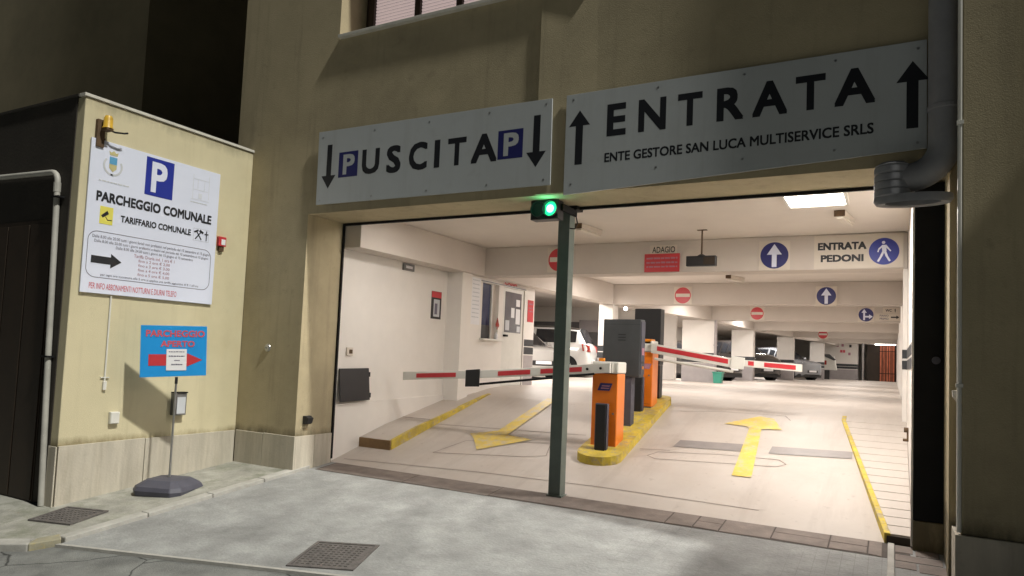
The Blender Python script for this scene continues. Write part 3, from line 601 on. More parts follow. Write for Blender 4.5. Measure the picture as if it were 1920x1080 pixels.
B('case', 'white_plastic', (0, .045, -.055, .055, -.07, .07), t, .006); B('lid', 'white_plastic', (.0455, .052, -.05, .05, -.064, .064), t, .003)
t = thing('letter_box', 'dark framed grey letter box on the annex wall behind the sign pole', 'letter box', (XA, -1.66, .80))
B('case', 'dull_steel', (0, .08, -.085, .085, -.14, .14), t, .004); B('front_panel', 'pale_print', (.081, .086, -.055, .065, -.12, .09), t); B('lid', 'black_steel', (0, .095, -.09, .09, .141, .155), t, .003)
t = thing('water_pipe', 'white pipe bending down the dark front of the annex', 'pipe')
P = [(-9, YA-.05, 3.62), (-5.12, YA-.05, 3.49)]+[(-5.12+.12*math.sin(R(a)), YA-.05, 3.37+.12*math.cos(R(a))) for a in (20, 45, 70, 90)]+[(-4.90, YA-.05, 1.4), (-4.80, YA-.05, -.27)]
MB().tube(P, .032, 12).build('tube', 'pipe_white', t, 0, True); MB().cyl((-5.0, YA-.05, 3.36), (-4.997, YA-.05, 3.25), .038, 12).build('sleeve', 'pipe_white', t)
for z in (3.18, 1.36): B('clamp', 'black_steel', (-4.99+.055*(3.4-z)/2-.05, -4.99+.055*(3.4-z)/2+.09, YA-.09, YA-.012, z, z+.02), t)
t = thing('wall_plate', 'round metal plate on the left facade pillar', 'plate', (-4.13, YF, 1.566))
MB().lathe([(.001, -.022), (.035, -.02), (.05, -.012), (.055, 0)], (0, 0, 0), 'y', 24).build('disc', 'steel', t, 0, True); MB().cyl((0, -.02, 0), (0, -.03, 0), .014, 12).build('screw', 'dull_steel', t)
t = thing('socket_box', 'black outdoor socket box low on the lit left jamb', 'socket', (-3.52, -.53, .62))
B('case', 'black_plastic', (0, .06, -.055, .055, -.055, .055), t, .006); MB().hexa([(.06, -.05, -.045), (.075, -.05, -.045), (.075, .05, -.045), (.06, .05, -.045)], [(.06, -.05, .045), (.10, -.05, .03), (.10, .05, .03), (.06, .05, .045)]).build('flap', 'black_plastic', t, .003)

# freestanding open-parking sign
t = thing('parking_open_sign', 'bright blue parking-open sign with red arrow on a weighted stand', 'sign', (-4.125, -2.075, zs_(-2.075)))
def base_ring(w, d, z, ox=0): return [(x+ox, y, z) for x, y in ((-w, -d*.7), (-w*.72, -d), (w*.72, -d), (w, -d*.7), (w, d*.7), (w*.72, d), (-w*.72, d), (-w, d*.7))]
mb = MB(); rings = [base_ring(.30, .30, -.03), base_ring(.31, .31, .03), base_ring(.29, .29, .075), base_ring(.20, .19, .14), base_ring(.10, .09, .15)]
vs = sum(rings, []); fs = [(k*8+i, k*8+(i+1) % 8, (k+1)*8+(i+1) % 8, (k+1)*8+i) for k in range(4) for i in range(8)]+[tuple(range(7, -1, -1)), tuple(range(32, 40))]
mb.M = Matrix.Rotation(R(20), 4, 'Z'); mb.add(vs, fs); mb.build('weighted_base', 'grey_plastic', t, .012)
for s in (-1, 1): mb = MB(); mb.M = Matrix.Rotation(R(20), 4, 'Z'); mb.box(-.02, .02, s*.17-.05, s*.17+.05, .105, .118); mb.build('carry_slot', 'black_plastic', t, .004)
MB().cyl((0, 0, .14), (0, 0, 1.30), .013, 12).build('pole', 'steel', t); MB().cyl((0, 0, 1.26), (0, 0, 1.34), .017, 12).build('pole_sleeve', 'black_plastic', t)
pn = Vector((.87, -.50, 0)).normalized(); pu = Vector((.50, .87, 0)).normalized()
def OS(u, v, d):
    a = R(2.0); uu, vv = u*math.cos(a)-v*math.sin(a), u*math.sin(a)+v*math.cos(a); p = pu*(uu-.035)+pn*(d+.02); return (p.x-.02, p.y, vv+1.655)
pan = MB().prism([(-.36, -.315), (.36, -.30), (.355, .30), (-.365, .30)], OS, 0, .012).build('panel', 'cyan_panel', t, .002)
OT = lambda u, v, d: OS(u, v, d+.012)
write('lettering', [('PARCHEGGIO', -.31, .33, .165, .245), ('APERTO', -.15, .22, .045, .12)], OT, 'red_print', pan, .003, .03)
poly('arrow', arrow_right(-.275, .31, -.11, .135, .16, .17), OT, 'red_panel', pan, .0005, .003)
poly('paper_notice', [(-.085, -.235), (.135, -.235), (.135, .02), (-.085, .02)], OT, 'white_paper', pan, .0035, .006)
write('paper_lettering', [('~', -.06, .11, -.02, -.005), ('~', -.06, .11, -.075, -.055), ('~', .0, .06, -.125, -.108), ('~', -.03, .09, -.175, -.155)], OT, 'grey_print', pan, .0075, .01)

# duct with ribbed rubber collar at the right corner, thin white pipe
t = thing('ventilation_duct', 'grey wall duct ending in a ribbed rubber collar over the right corner', 'duct', (3.79, -.84, 0))
P = [(0, -.02, 13.8), (0, -.02, 3.53)]+[(-.27+.27*math.cos(R(a)), -.02, 3.51-.27*math.sin(R(a))) for a in range(0, 91, 9)]+[(-.38, -.02, 3.238)]
MB().tube(P, .12, 28).build('duct', 'grey_duct', t, 0, True)
MB().lathe([(.12, 3.79), (.126, 3.795), (.126, 3.825), (.12, 3.83)], (0, -.02, 0), 'z', 24).build('joint_ring', 'grey_duct', t)
prof = [(.001, 3.075), (.125, 3.075)]; z = 3.075
for k in range(4): prof += [(.142, z+.010), (.142, z+.056), (.128, z+.060), (.128, z+.066)]; z += .066
prof += [(.138, z+.01), (.10, z+.035), (.001, z+.04)]
MB().lathe(prof, (-.375, -.02, 0), 'z', 36).build('ribbed_collar', 'rubber', t, 0, True)
mb = MB(); mb.lathe([(.205, .012), (.205, .06), (.285, .07), (.29, .03), (.27, .0), (.205, .012)], (0, 0, 0), 'z', 44); mb.v = [(x*1.02-.225, y*.52-.02, z+3.015) for x, y, z in mb.v]; mb.build('lower_rim', 'rubber', t, 0, True)
mb = MB(); mb.cyl((0, 0, .055), (0, 0, .064), .205, 40); mb.v = [(x*1.02-.225, y*.52-.02, z+3.015) for x, y, z in mb.v]; mb.build('rim_hollow_shade', 'black_plastic', t)  # black disc stands in for the shaded hollow inside the rim
t = thing('corner_conduit', 'thin white pipe running up the corner of the right pillar', 'pipe', (3.888, -1.045, 0))
MB().cyl((0, 0, .385), (0, 0, 13.8), .018, 10).build('tube', 'white_plastic', t, 0, True)
for z in (1.5, 3.6, 5.4): B('clip', 'white_plastic', (-.024, .024, -.024, .02, z, z+.03), t)
t = thing('wall_hook', 'small grey bracket on the side of the right pillar', 'bracket', (3.90, -.95, 1.42))
B('plate', 'dull_steel', (-.015, -.001, -.05, .05, -.06, .06), t, .003); MB().hexa([(-.05, -.04, .0), (-.015, -.04, -.05), (-.015, .04, -.05), (-.05, .04, .0)], [(-.055, -.04, .05), (-.015, -.04, .055), (-.015, .04, .055), (-.055, .04, .05)]).build('hood', 'coping', t, .003)

# ================================================================== INSIDE: WALKWAYS, MARKINGS
def lw(y): return fz(y)+.13*(1-max(0, min(1, (y-1.2)/2.3)))+.004
mb = MB(); yy = [.62+.2*i for i in range(15)]
prof = [(-3.538, y) for y in yy]
vs = [(x, y, lw(y)) for y in yy for x in (-3.538, -2.955)]+[(x, y, fz(y)-.1) for y in yy for x in (-3.538, -2.955)]; n2 = 2*len(yy)
fs = []
for i in range(len(yy)-1): a = 2*i; fs += [(a, a+1, a+3, a+2), (a+1, a+n2+1, a+n2+3, a+3), (a, a+2, a+n2+2, a+n2)]
fs += [(n2-2, n2-1, 2*n2-1, 2*n2-2)]
walk = struct(mb.add(vs, fs).build('left_walkway', 'garage_floor'))
B('end_face', 'kerb_end', (-3.536, -2.957, .60, .622, fz(.6)-.05, lw(.62)-.002), walk)
mb = MB()
for i in range(len(yy)-1):
    a, b = yy[i], yy[i+1]; mb.hexa([(-2.954, a, fz(a)-.05), (-2.945, a, fz(a)-.05), (-2.945, b, fz(b)-.05), (-2.954, b, fz(b)-.05)], [(-2.954, a, lw(a)+.001), (-2.945, a, lw(a)-.004), (-2.945, b, lw(b)-.004), (-2.954, b, lw(b)+.001)])
mb.build('kerb_face', 'kerb_yellow', walk)
mb = MB()
for i in range(len(yy)-1):
    a, b = yy[i], yy[i+1]; w = .03 if i < 9 else .06; mb.add([(-2.955-w, a, lw(a)+.0035), (-2.953, a, lw(a)+.0035), (-2.953, b, lw(b)+.0035), (-2.955-w, b, lw(b)+.0035)], [(0, 1, 2, 3)])
mb.build('kerb_edge_paint', 'kerb_yellow', walk)
mb = MB(); a = 1.62; mb.hexa([(-3.535, a, lw(a)-.02), (-2.96, a, lw(a)-.02), (-2.96, a+.02, lw(a)-.02), (-3.535, a+.02, lw(a)-.02)], [(-3.535, a, lw(a)+.003), (-2.96, a, lw(a)+.003), (-2.96, a+.02, lw(a+.02)+.003), (-3.535, a+.02, lw(a+.02)+.003)]); mb.build('joint', 'joint_dark', walk)
def mark(name, pts, material, h=.006, sub=8):
    """flat marking that follows the slope: cut into strips along Y by clipping."""
    mb = MB(); bm = bmesh.new(); bm.faces.new([bm.verts.new((x, y, 0)) for x, y in pts])
    y0, y1 = min(p[1] for p in pts), max(p[1] for p in pts); k = max(1, int((y1-y0)/.15))
    for i in range(1, k): bmesh.ops.bisect_plane(bm, geom=bm.verts[:]+bm.edges[:]+bm.faces[:], plane_co=(0, y0+(y1-y0)*i/k, 0), plane_no=(0, 1, 0))
    for v in bm.verts: v.co.z = fz(v.co.y)+h
    me = bpy.data.meshes.new(name); bmesh.ops.recalc_face_normals(bm, faces=bm.faces); bm.to_mesh(me); bm.free()
    return link(name, me, material, floor)
mark('painted_arrow', [(1.76, 1.09), (1.985, 1.09), (1.83, 2.74), (2.09, 2.78), (1.93, 3.20), (1.72, 3.27), (1.30, 2.84), (1.62, 2.80), (1.67, 2.70)], 'floor_yellow', .011)
mark('painted_arrow', [(-1.70, .95), (-1.12, 1.52), (-1.57, 1.60), (-1.60, 3.40), (-1.80, 3.40), (-1.80, 1.72), (-2.16, 1.50), (-1.98, 1.32)], 'floor_yellow', .011)
mark('repaired_patch', [(.85, 1.80), (1.72, 1.87), (1.70, 2.12), (.88, 2.06)], 'floor_grey', .007); mark('repaired_patch', [(2.05, 1.89), (3.0, 1.98), (3.0, 2.21), (2.06, 2.14)], 'floor_grey', .007)
def cut_line(pts, w=.012):
    for i in range(len(pts)-1):
        p, q = Vector(pts[i]), Vector(pts[i+1]); mark('floor_cut', bar(p, q, w), 'joint_dark', .004)
cut_line([(-2.27, .70), (-2.06, 1.24), (-.80, 1.48), (-.66, 1.04), (-.95, .92), (-2.27, .70)])
cut_line([(.62, 1.42), (.72, 1.58), (1.5, 1.70), (2.2, 1.72), (2.30, 1.60), (2.2, 1.50), (1.3, 1.40), (.75, 1.34), (.62, 1.42)])
cut_line([(.55, 3.25), (1.2, 3.4), (2.05, 3.42), (2.15, 3.2)]); cut_line([(-2.94, 1.75), (-.45, 1.9)], .016); cut_line([(-3.4, .14), (-1.2, .30), (.4, .34), (2.2, .30)], .01); cut_line([(.45, 1.62), (.85, 1.66)], .01)
# right walkway of ramp slabs with a yellow kerb
def rx(y): return 3.39-.168*min(y, 3.4)
mat('soft_joint', (.36, .31, .275), .8, .15, 8)
rw = struct(MB().hexa([(3.39, .0, -.05), (3.598, 0, -.05), (3.598, 3.6, .85), (rx(3.6), 3.6, .85)], [(3.39, .0, .07), (3.598, 0, .07), (3.598, 3.6, fz(3.6)+.01), (rx(3.6), 3.6, fz(3.6)+.01)]).build('right_walkway', 'soft_joint'))
B('end_face', 'brown_frame', (3.39, 3.598, -.012, -.001, -.06, .072), rw)
y = .006; k = 0
while y < 3.55:
    l = .19+.012*k*.4; y2 = min(y+l, 3.58); zt = lambda q: .085+(fz(3.6)+.018-.085)*q/3.6
    MB().hexa([(rx(y)+.035, y+.003, zt(y)-.04), (3.596, y+.003, zt(y)-.04), (3.596, y2-.003, zt(y2)-.04), (rx(y2)+.035, y2-.003, zt(y2)-.04)],
              [(rx(y)+.035, y+.003, zt(y)+.004), (3.596, y+.003, zt(y)+.004), (3.596, y2-.003, zt(y2)), (rx(y2)+.035, y2-.003, zt(y2))]).build('ramp_slab', 'garage_floor', rw, .003); y = y2; k += 1
mb = MB()
for i in range(18):
    a, b = .2*i, .2*(i+1); ra, rb = rx(a), rx(b); za = max(.088+(fz(3.6)+.02-.088)*a/3.6, fz(a)+.01); zb = max(.088+(fz(3.6)+.02-.088)*b/3.6, fz(b)+.01)
    mb.hexa([(ra-.02, a, fz(a)-.05), (ra+.034, a, fz(a)-.05), (rb+.034, b, fz(b)-.05), (rb-.02, b, fz(b)-.05)], [(ra-.02, a, za+.006), (ra+.034, a, za+.006), (rb+.034, b, zb+.006), (rb-.02, b, zb+.006)])
mb.build('yellow_kerb', 'kerb_yellow', rw, .006)
# traffic island
def isl(y): return fz(y)+.11
ctr = lambda y: .09-.02*y
pts = []
for i in range(9): a = R(180+180*i/8); pts.append((ctr(1.05)+.30*math.cos(a), 1.12+.20*math.sin(a)))
for y in (1.5, 2, 2.5, 3, 3.3): pts.append((ctr(y)+.30, y))
for i in range(9): a = R(180*i/8); pts.append((ctr(3.6)+.28*math.cos(a), 3.62+.20*math.sin(a)))
for y in (3.3, 3, 2.5, 2, 1.5): pts.append((ctr(y)-.30, y))
n = len(pts); mb = MB()
mb.add([(x, y, fz(y)-.05) for x, y in pts]+[(x, y, isl(y)) for x, y in pts], [(i, (i+1) % n, (i+1) % n+n, i+n) for i in range(n)])
o_ = len(mb.v); L_ = [(ctr(y), y) for y in (1.12, 1.5, 2, 2.5, 3, 3.3, 3.62)]
bm = bmesh.new(); bm.faces.new([bm.verts.new((x, y, 0)) for x, y in pts])
for y in (1.5, 2, 2.5, 3, 3.3, 3.45): bmesh.ops.bisect_plane(bm, geom=bm.verts[:]+bm.edges[:]+bm.faces[:], plane_co=(0, y, 0), plane_no=(0, 1, 0))
bm.verts.ensure_lookup_table(); mb.add([(v.co.x, v.co.y, isl(v.co.y)) for v in bm.verts], [tuple(v.index for v in f.verts) for f in bm.faces]); bm.free()
isl_o = tag(mb.build('traffic_island', 'kerb_yellow', None, 0), 'worn yellow raised island between the two lanes, under the barriers', 'traffic island')

# ================================================================== BARRIERS
def barrier(x, y, z, label, w=.36, d=.30, hc=1.03):
    t = thing('barrier_gate', label, 'barrier', (x, y, z))
    B('cabinet', 'orange_paint', (-w/2, w/2, -d/2, d/2, .02, hc), t, .012); B('door_seam', 'rust', (-w/2+.025, w/2-.025, -d/2-.0015, -d/2+.001, .06, .064), t); MB().cyl((w/2-.05, -d/2, .5), (w/2-.05, -d/2-.008, .5), .014, 12).build('lock', 'dull_steel', t); B('foot', 'dull_steel', (-w/2+.01, w/2-.01, -d/2+.01, d/2-.01, -.06, .02), t)
    return t
t = barrier(.04, 1.46, .385, 'orange barrier cabinet at the near end of the island, its arm reaching left')
MB().box(-.19, .19, -.165, .165, 1.035, 1.19).build('head', 'white_plastic', t, .02)
MB().cyl((-.13, .05, 1.19), (-.13, .05, 1.235), .045, 16).build('flasher', 'amber', t, .006)
NB = on_y(-.152)
poly('logo', [(-.10, .80), (.07, .80), (.11, .90), (-.06, .90)], NB, 'sign_blue', t, .0005, .004); MB().prism([(-.055, .825), (.055, .825), (.075, .84), (-.045, .84)], NB, .004, .006).build('logo_stroke', 'rose_print', t); MB().prism([(-.045, .855), (.065, .855), (.085, .872), (-.035, .872)], NB, .004, .006).build('logo_stroke', 'rose_print', t)
def arm_box(x0, x1, za0, za1, zb0, zb1, y0, y1): return MB().hexa([(x0, y0, za0), (x1, y0, zb0), (x1, y1, zb0), (x0, y1, za0)], [(x0, y0, za1), (x1, y0, zb1), (x1, y1, zb1), (x0, y1, za1)])
ay0, ay1 = -.245, -.195
az = lambda x: 1.105+.094*(x-.06)           # centre line of the arm, local
a1 = arm_box(-1.62, .10, az(-1.62)-.056, az(-1.62)+.056, az(.1)-.066, az(.1)+.066, ay0, ay1).build('arm', 'white_plastic', t, .006)
a2 = arm_box(-3.30, -2.10, .765, .895, .853, .965, ay0, ay1).build('arm_tip', 'white_plastic', t, .006)
arm_box(-2.10, -1.615, .853, .965, az(-1.62)-.056, az(-1.62)+.056, ay0+.004, ay1-.004).build('arm_joint_section', 'white_plastic', t, .004)
for (p, u0, u1, zc) in ((a2, -3.04, -2.32, None), (a1, -1.60, -1.08, 1), (a1, -.92, -.30, 1)):
    f = az if zc else (lambda x: .830+.067*(x+3.3))
    arm_box(u0, u1, f(u0)-.032, f(u0)+.032, f(u1)-.032, f(u1)+.032, ay0-.004, ay0-.0005).build('red_stripe', 'red_panel', p)
arm_box(-2.14, -1.90, .73, .975, .745, 1.0, ay0-.02, ay0-.001).build('hinge_block', 'black_plastic', t, .006)
MB().tube([(-1.98, ay0+.01, .77), (-1.0, ay0+.01, .90), (-.12, ay0+.01, 1.02)], .017, 8).build('tension_rod', 'black_steel', t)
for u in (-.22, -.03): MB().cyl((u, ay0, az(u)), (u, ay0-.012, az(u)), .018, 12).build('bolt', 'black_steel', a1)
MB().box(-.08, .12, -.194, -.166, 1.04, 1.17).build('arm_flange', 'white_plastic', t, .004)
t = barrier(.045, 3.10, .885, 'orange barrier cabinet at the far end of the island, its arm reaching right', .27, .30, .86)
MB().box(-.14, .125, -.16, .16, .865, 1.035).build('head', 'white_plastic', t, .015)
MB().box(-.01, .11, -.16, .05, .98, 1.062).build('flasher', 'amber', t, .012)
poly('logo', [(-.03, .60), (.09, .60), (.12, .68), (-.03, .68)], NB, 'rose_print', t, .0005, .004)
az2 = lambda x: .915-.148*(x-.17)
a1 = arm_box(.12, 1.42, az2(.12)-.075, az2(.12)+.075, az2(1.42)-.065, az2(1.42)+.065, -.215, -.165).build('arm', 'white_plastic', t, .006)
arm_box(.22, 1.28, az2(.22)-.022, az2(.22)+.046, az2(1.28)-.022, az2(1.28)+.046, -.219, -.2155).build('red_stripe', 'red_panel', a1)
MB().tube([(.18, -.19, .76), (1.35, -.19, .62)], .020, 8).build('tension_rod', 'white_plastic', t)
plt = MB().prism([(1.33, .845), (1.52, .825), (1.50, .655), (1.31, .67)], lambda u, v, d: (u, -.222-d, v), 0, .02).build('joint_plate', 'white_plastic', t, .006)
a2 = arm_box(1.50, 2.28, .70, .795, .658, .762, -.215, -.165).build('arm_tip', 'white_plastic', t, .006)
for u0, u1 in ((1.56, 1.64), (1.78, 2.20)): arm_box(u0, u1, .755-.055*(u0-1.5)-.032, .755-.055*(u0-1.5)+.03, .755-.055*(u1-1.5)-.032, .755-.055*(u1-1.5)+.03, -.219, -.2155).build('red_stripe', 'red_panel', a2)
def photocell(x, y, z, h, label):
    t = thing('photocell_post', label, 'sensor post', (x, y, z), 0, 'photocell posts on the island')
    B('shell', 'grey_plastic', (-.085, .085, -.02, .05, -.03, h), t, .006); B('face', 'black_plastic', (-.066, .066, -.04, -.0205, -.03, h-.015), t, .004)
photocell(.06, 1.18, .42, .60, 'short black sensor post in front of the near orange barrier cabinet'); photocell(.01, 2.80, .84, .52, 'short black sensor post in front of the far orange barrier cabinet')
t = thing('ticket_machine', 'tall grey ticket machine behind the near orange barrier cabinet', 'ticket machine', (-.02, 2.12, fz(2.12)+.11), R(-4))
B('head', 'anthracite', (-.30, .28, -.02, .16, .70, 1.53), t, .012); B('post', 'grey_plastic', (.04, .16, .0, .13, -.05, .698), t, .006); B('front_panel', 'grey_plastic', (.2805, .292, .0, .14, .74, 1.50), t, .003)
for k in range(3): B('speaker_slot', 'black_plastic', (-.06, .06, -.0215, -.019, 1.22+.04*k, 1.235+.04*k), t)
B('ticket_slot', 'black_plastic', (.2925, .296, .03, .11, .90, .93), t); B('push_button', 'amber', (.2925, .300, .05, .09, .82, .86), t); B('cap_seam', 'black_plastic', (-.301, .281, -.021, -.019, 1.455, 1.459), t)
B('display', 'rose_print', (.2925, .296, .03, .11, 1.02, 1.12), t)
t = thing('ticket_machine', 'tall black ticket machine behind the far orange barrier cabinet', 'ticket machine', (-.10, 3.50, fz(3.5)+.10), R(-3))
B('head', 'black_plastic', (-.22, .23, 0, .18, .55, 1.46), t, .01); B('post', 'black_plastic', (.10, .23, .02, .16, -.04, .548), t, .006); B('lock', 'steel', (.15, .19, .014, .0195, .32, .38), t)

# ================================================================== SIGNS ON THE BEAMS
def round_sign(cx, cz, y, kind, label, r=.2, group=None):
    nm = {'no': 'no_entry_sign', 'up': 'direction_sign', 'upright': 'direction_sign'}[kind]
    t = thing(nm, label, 'road sign', (0, 0, 0), 0, group); f = on_y(y-.004); q = on_y(y-.012)
    MB().prism([(cx-r-.02, cz-r-.02), (cx+r+.02, cz-r-.02), (cx+r+.02, cz+r+.02), (cx-r-.02, cz+r+.02)], f, 0, .008).build('backing_plate', 'plate_cream', t)
    MB().prism(disc(cx, cz, r, 40), q, .0005, .004).build('disc', 'red_panel' if kind == 'no' else 'sign_blue', t)
    if kind == 'no': poly('white_bar', [(cx-r*.86, cz-r*.19), (cx+r*.86, cz-r*.19), (cx+r*.86, cz+r*.22), (cx-r*.86, cz+r*.22)], q, 'plate_cream', t, .0045, .007)
    else:
        if kind == 'up': poly('white_arrow', arrow_up(cx, cz-r*.88, cz+r*.86, r*.34, r*1.06, r*.8), q, 'board_white', t, .0045, .007)
        else:
            poly('white_arrow', arrow_up(cx-r*.25, cz-r*.8, cz+r*.85, r*.24, r*.7, r*.55), q, 'board_white', t, .0045, .007); poly('white_arrow', arrow_right(cx-r*.13, cx+r*.9, cz-r*.28, r*.24, r*.7, r*.5), q, 'board_white', t, .0050, .0075)
yb = lambda x: 3.40+.1*(x+3.56)/7.15
round_sign(-1.69, 3.30, yb(-1.9), 'no', 'no-entry sign half hidden behind the centre post, on the first beam')
round_sign(-1.14, 3.26, 9.53, 'no', 'no-entry sign on the second ceiling beam')
round_sign(-.39, 3.27, 15.675, 'no', 'no-entry sign on the third ceiling beam')
round_sign(.55, 3.20, 27.89, 'no', 'tiny no-entry sign deep in the garage, mostly hidden by a beam', .2)
round_sign(1.85, 3.27, yb(1.8), 'up', 'large blue straight-ahead sign on the first beam')
round_sign(2.10, 3.235, 9.53, 'up', 'blue straight-ahead sign on the second ceiling beam')
round_sign(2.71, 3.257, 15.675, 'upright', 'blue sign with straight and right arrows on the third beam')
def flat_sign(name, label, u0, u1, v0, v1, y, m, cat='sign', th=.008):
    t = thing(name, label, cat); MB().prism([(u0, v0), (u1, v0), (u1, v1), (u0, v1)], on_y(y), .002, th+.002).build('plate', m, t, .001); return t, on_y(y-th-.002)
t, q = flat_sign('pedestrian_entrance_sign', 'cream panel lettered ENTRATA PEDONI with a blue walking figure', 2.40, 3.545, 3.055, 3.54, yb(3.0)-.004, 'plate_cream')
write('lettering', [('ENTRATA', 2.45, 3.085, 3.325, 3.435), ('PEDONI', 2.49, 3.05, 3.15, 3.255)], q, 'black_print', t, .003, .045)
poly('blue_disc', disc(3.305, 3.285, .19, 40), q, 'blue_print', t, .0005, .003)
c = (3.305, 3.285); mb = MB(); mb.prism(disc(c[0]-.005, c[1]+.125, .022, 14), q, .0035, .006)
for i, (p, e, w) in enumerate((((0, .09), (.005, 0), .055), ((-.01, .085), (-.065, .03), .022), ((-.065, .03), (-.075, -.01), .018), ((.02, .085), (.06, .03), .022), ((.06, .03), (.085, .0), .018), ((-.005, .0), (-.035, -.07), .030), ((-.035, -.07), (-.075, -.145), .026), ((.012, .0), (.035, -.07), .030), ((.035, -.07), (.075, -.14), .026))):
    mb.prism(bar((c[0]+p[0], c[1]+p[1]), (c[0]+e[0], c[1]+e[1]), w), q, .0035+.0004*i, .006+.0004*i)
mb.build('walking_figure', 'board_white', t)
t, q = flat_sign('slow_sign', 'small cream plate lettered ADAGIO on the first beam', -.07, .375, 3.352, 3.49, yb(0), 'plate_cream'); write('lettering', [('ADAGIO', -.03, .345, 3.365, 3.465)], q, 'black_print', t, .003, .012)
t, q = flat_sign('warning_plate', 'red notice plate below the slow sign on the first beam', -.155, .425, 3.052, 3.348, yb(0)-.012, 'red_panel')
write('lettering', [('~', -.12, .39, 3.255, 3.295), ('~', -.12, .39, 3.185, 3.225), ('~', -.12, .39, 3.12, 3.155)], q, 'rose_print', t, .003, .012)
t = thing('display_box', 'dark display box hanging from the ceiling on a thin rod', 'display', (.958, 2.66, 3.095))
B('case', 'black_plastic', (-.215, .215, -.05, .05, -.075, .075), t, .008); MB().cyl((0, 0, .10), (0, 0, .455), .012, 10).build('rod', 'rust', t); B('ceiling_plate', 'rust', (-.07, .07, -.03, .03, .455, .463), t); MB().lathe([(.001, .105), (.03, .10), (.07, .074)], (0, 0, 0), 'z', 16).build('cap', 'black_plastic', t, 0, True)
B('screen', 'wood_dark', (.04, .20, -.053, -.0505, -.055, .055), t)
t, q = flat_sign('toilet_sign', 'small grey toilet sign with an arrow high on the third beam', 3.15, 3.59, 3.31, 3.47, 15.67, 'plate_cream'); write('lettering', [('WC', 3.22, 3.38, 3.35, 3.43)], q, 'black_print', t, .003, .02); poly('arrow', arrow_up(3.47, 3.335, 3.445, .02, .05, .05), q, 'black_print', t)
t, q = flat_sign('first_floor_sign', 'pale first-floor direction sign with a right arrow on the third beam', 2.95, 3.593, 3.085, 3.298, 15.668, 'plate_cream'); write('lettering', [('PIANO', 3.07, 3.30, 3.205, 3.265), ('PRIMO', 3.07, 3.30, 3.115, 3.175)], q, 'grey_print', t, .003, .015); poly('arrow', arrow_right(3.36, 3.58, 3.19, .04, .11, .08), q, 'black_print', t)

# ================================================================== LEFT WALL AND BOOTH
Q = on_x(-3.57)
t = thing('exit_light', 'small green-white emergency exit plate high on the left wall', 'exit sign', (-3.57, 1.60, 2.97))
B('case', 'dull_steel', (.0, .04, -.14, .14, -.055, .055), t, .004); write('lettering', [('~', -.09, .08, -.03, .03)], lambda u, v, d: (.041+d, u, v), 'white_paper', t, .002, .01)
t = thing('wall_poster', 'narrow poster with a red heading on the left wall', 'poster', (-3.57, 2.46, 2.42)); B('sheet', 'black_plastic', (.002, .006, -.15, .15, -.24, .24), t); B('red_heading', 'red_panel', (.0065, .008, -.145, .145, .13, .235), t); B('picture', 'pale_print', (.0065, .008, -.08, .10, -.20, .10), t); B('picture_shade', 'grey_print', (.0085, .0095, -.05, .03, -.16, .03), t)
t = thing('wall_switch', 'small grey switch box on the left wall above the black panel', 'switch', (-3.57, .30, 1.56)); B('case', 'plate_cream', (.001, .03, -.065, .065, -.06, .06), t, .004); B('rocker', 'rust', (.0305, .038, -.02, .045, -.03, .03), t, .003)
t = thing('black_panel', 'black board leaning on the ledge of the left wall', 'board', (-3.54, .42, .83)); MB().hexa([(.03, -.32, .0), (.05, -.32, .0), (.05, .32, .015), (.03, .32, .015)], [(-.02, -.32, .48), (.0, -.32, .48), (.0, .32, .49), (-.02, .32, .49)]).build('sheet', 'black_plastic', t, .004); B('hinge', 'black_plastic', (.03, .05, .321, .335, .05, .12), t); B('hinge', 'black_plastic', (.0, .02, .321, .335, .36, .43), t)
XB = -3.30
booth = thing('ticket_booth', 'white cashier booth with a window and glazed door at the left', 'booth')
mb = MB()
ys_ = [3.102, 3.56, 4.18, 4.36, 5.26, 5.72]; zs2 = [.8, 1.0, 1.90, 2.95, 3.02, 3.036]
g = gridwall(ys_, zs2, lambda i, j: (i == 1 and j == 2) or (i == 3 and j in (1, 2)), 0, .14)
g.v = [(XB-.14+(.14-y), x, z) for x, y, z in g.v]; g.build('wall', 'white_paint', booth, .006)
B('end_wall', 'white_paint', (-6.5, XB-.143, 5.58, 5.72, .8, 3.036), booth)
for z0, z1 in ((1.64, 1.79), (1.81, 1.95)): B('dark_band', 'band_dark', (XB-.1, XB+.004, 5.30, 5.724, z0, z1), booth)
B('grey_base', 'column_grey', (XB-.1, XB+.003, 5.30, 5.723, .9, 1.62), booth)
w_ = B('window', 'glass_blue', (XB-.10, XB-.085, 3.56, 4.0, 1.90, 2.95), booth); B('frame', 'white_plastic', (XB-.10, XB-.05, 4.0, 4.03, 1.90, 2.95), w_); B('side_panel', 'beam_paint', (XB-.10, XB-.08, 4.03, 4.18, 1.90, 2.95), w_); B('counter_edge', 'black_plastic', (XB-.084, XB-.07, 3.58, 3.98, 1.90, 2.16), w_)
B('shelf', 'white_plastic', (XB-.08, XB+.10, 3.50, 4.22, 1.865, 1.898), booth, .004)
d_ = B('door', 'white_plastic', (XB-.06, XB-.02, 4.37, 5.25, 1.0, 2.945), booth, .004); B('pane', 'glass_door', (XB-.0195, XB-.014, 4.47, 5.15, 2.06, 2.87), d_); B('handle', 'black_steel', (XB-.0195, XB+.05, 4.43, 4.52, 1.97, 2.01), d_, .004)
for i, (a, b, c_, e) in enumerate(((4.72, 4.86, 2.36, 2.56), (4.92, 5.10, 2.24, 2.55), (4.92, 5.08, 2.60, 2.74), (4.50, 4.66, 2.10, 2.30), (4.98, 5.12, 2.08, 2.20))): B('pasted_notice', 'white_paper' if i < 3 else 'pale_print', (XB-.0135, XB-.012, a, b, c_, e), d_)
B('curtain_rail', 'dull_steel', (XB+.001, XB+.02, 3.50, 5.28, 2.965, 2.98), booth)
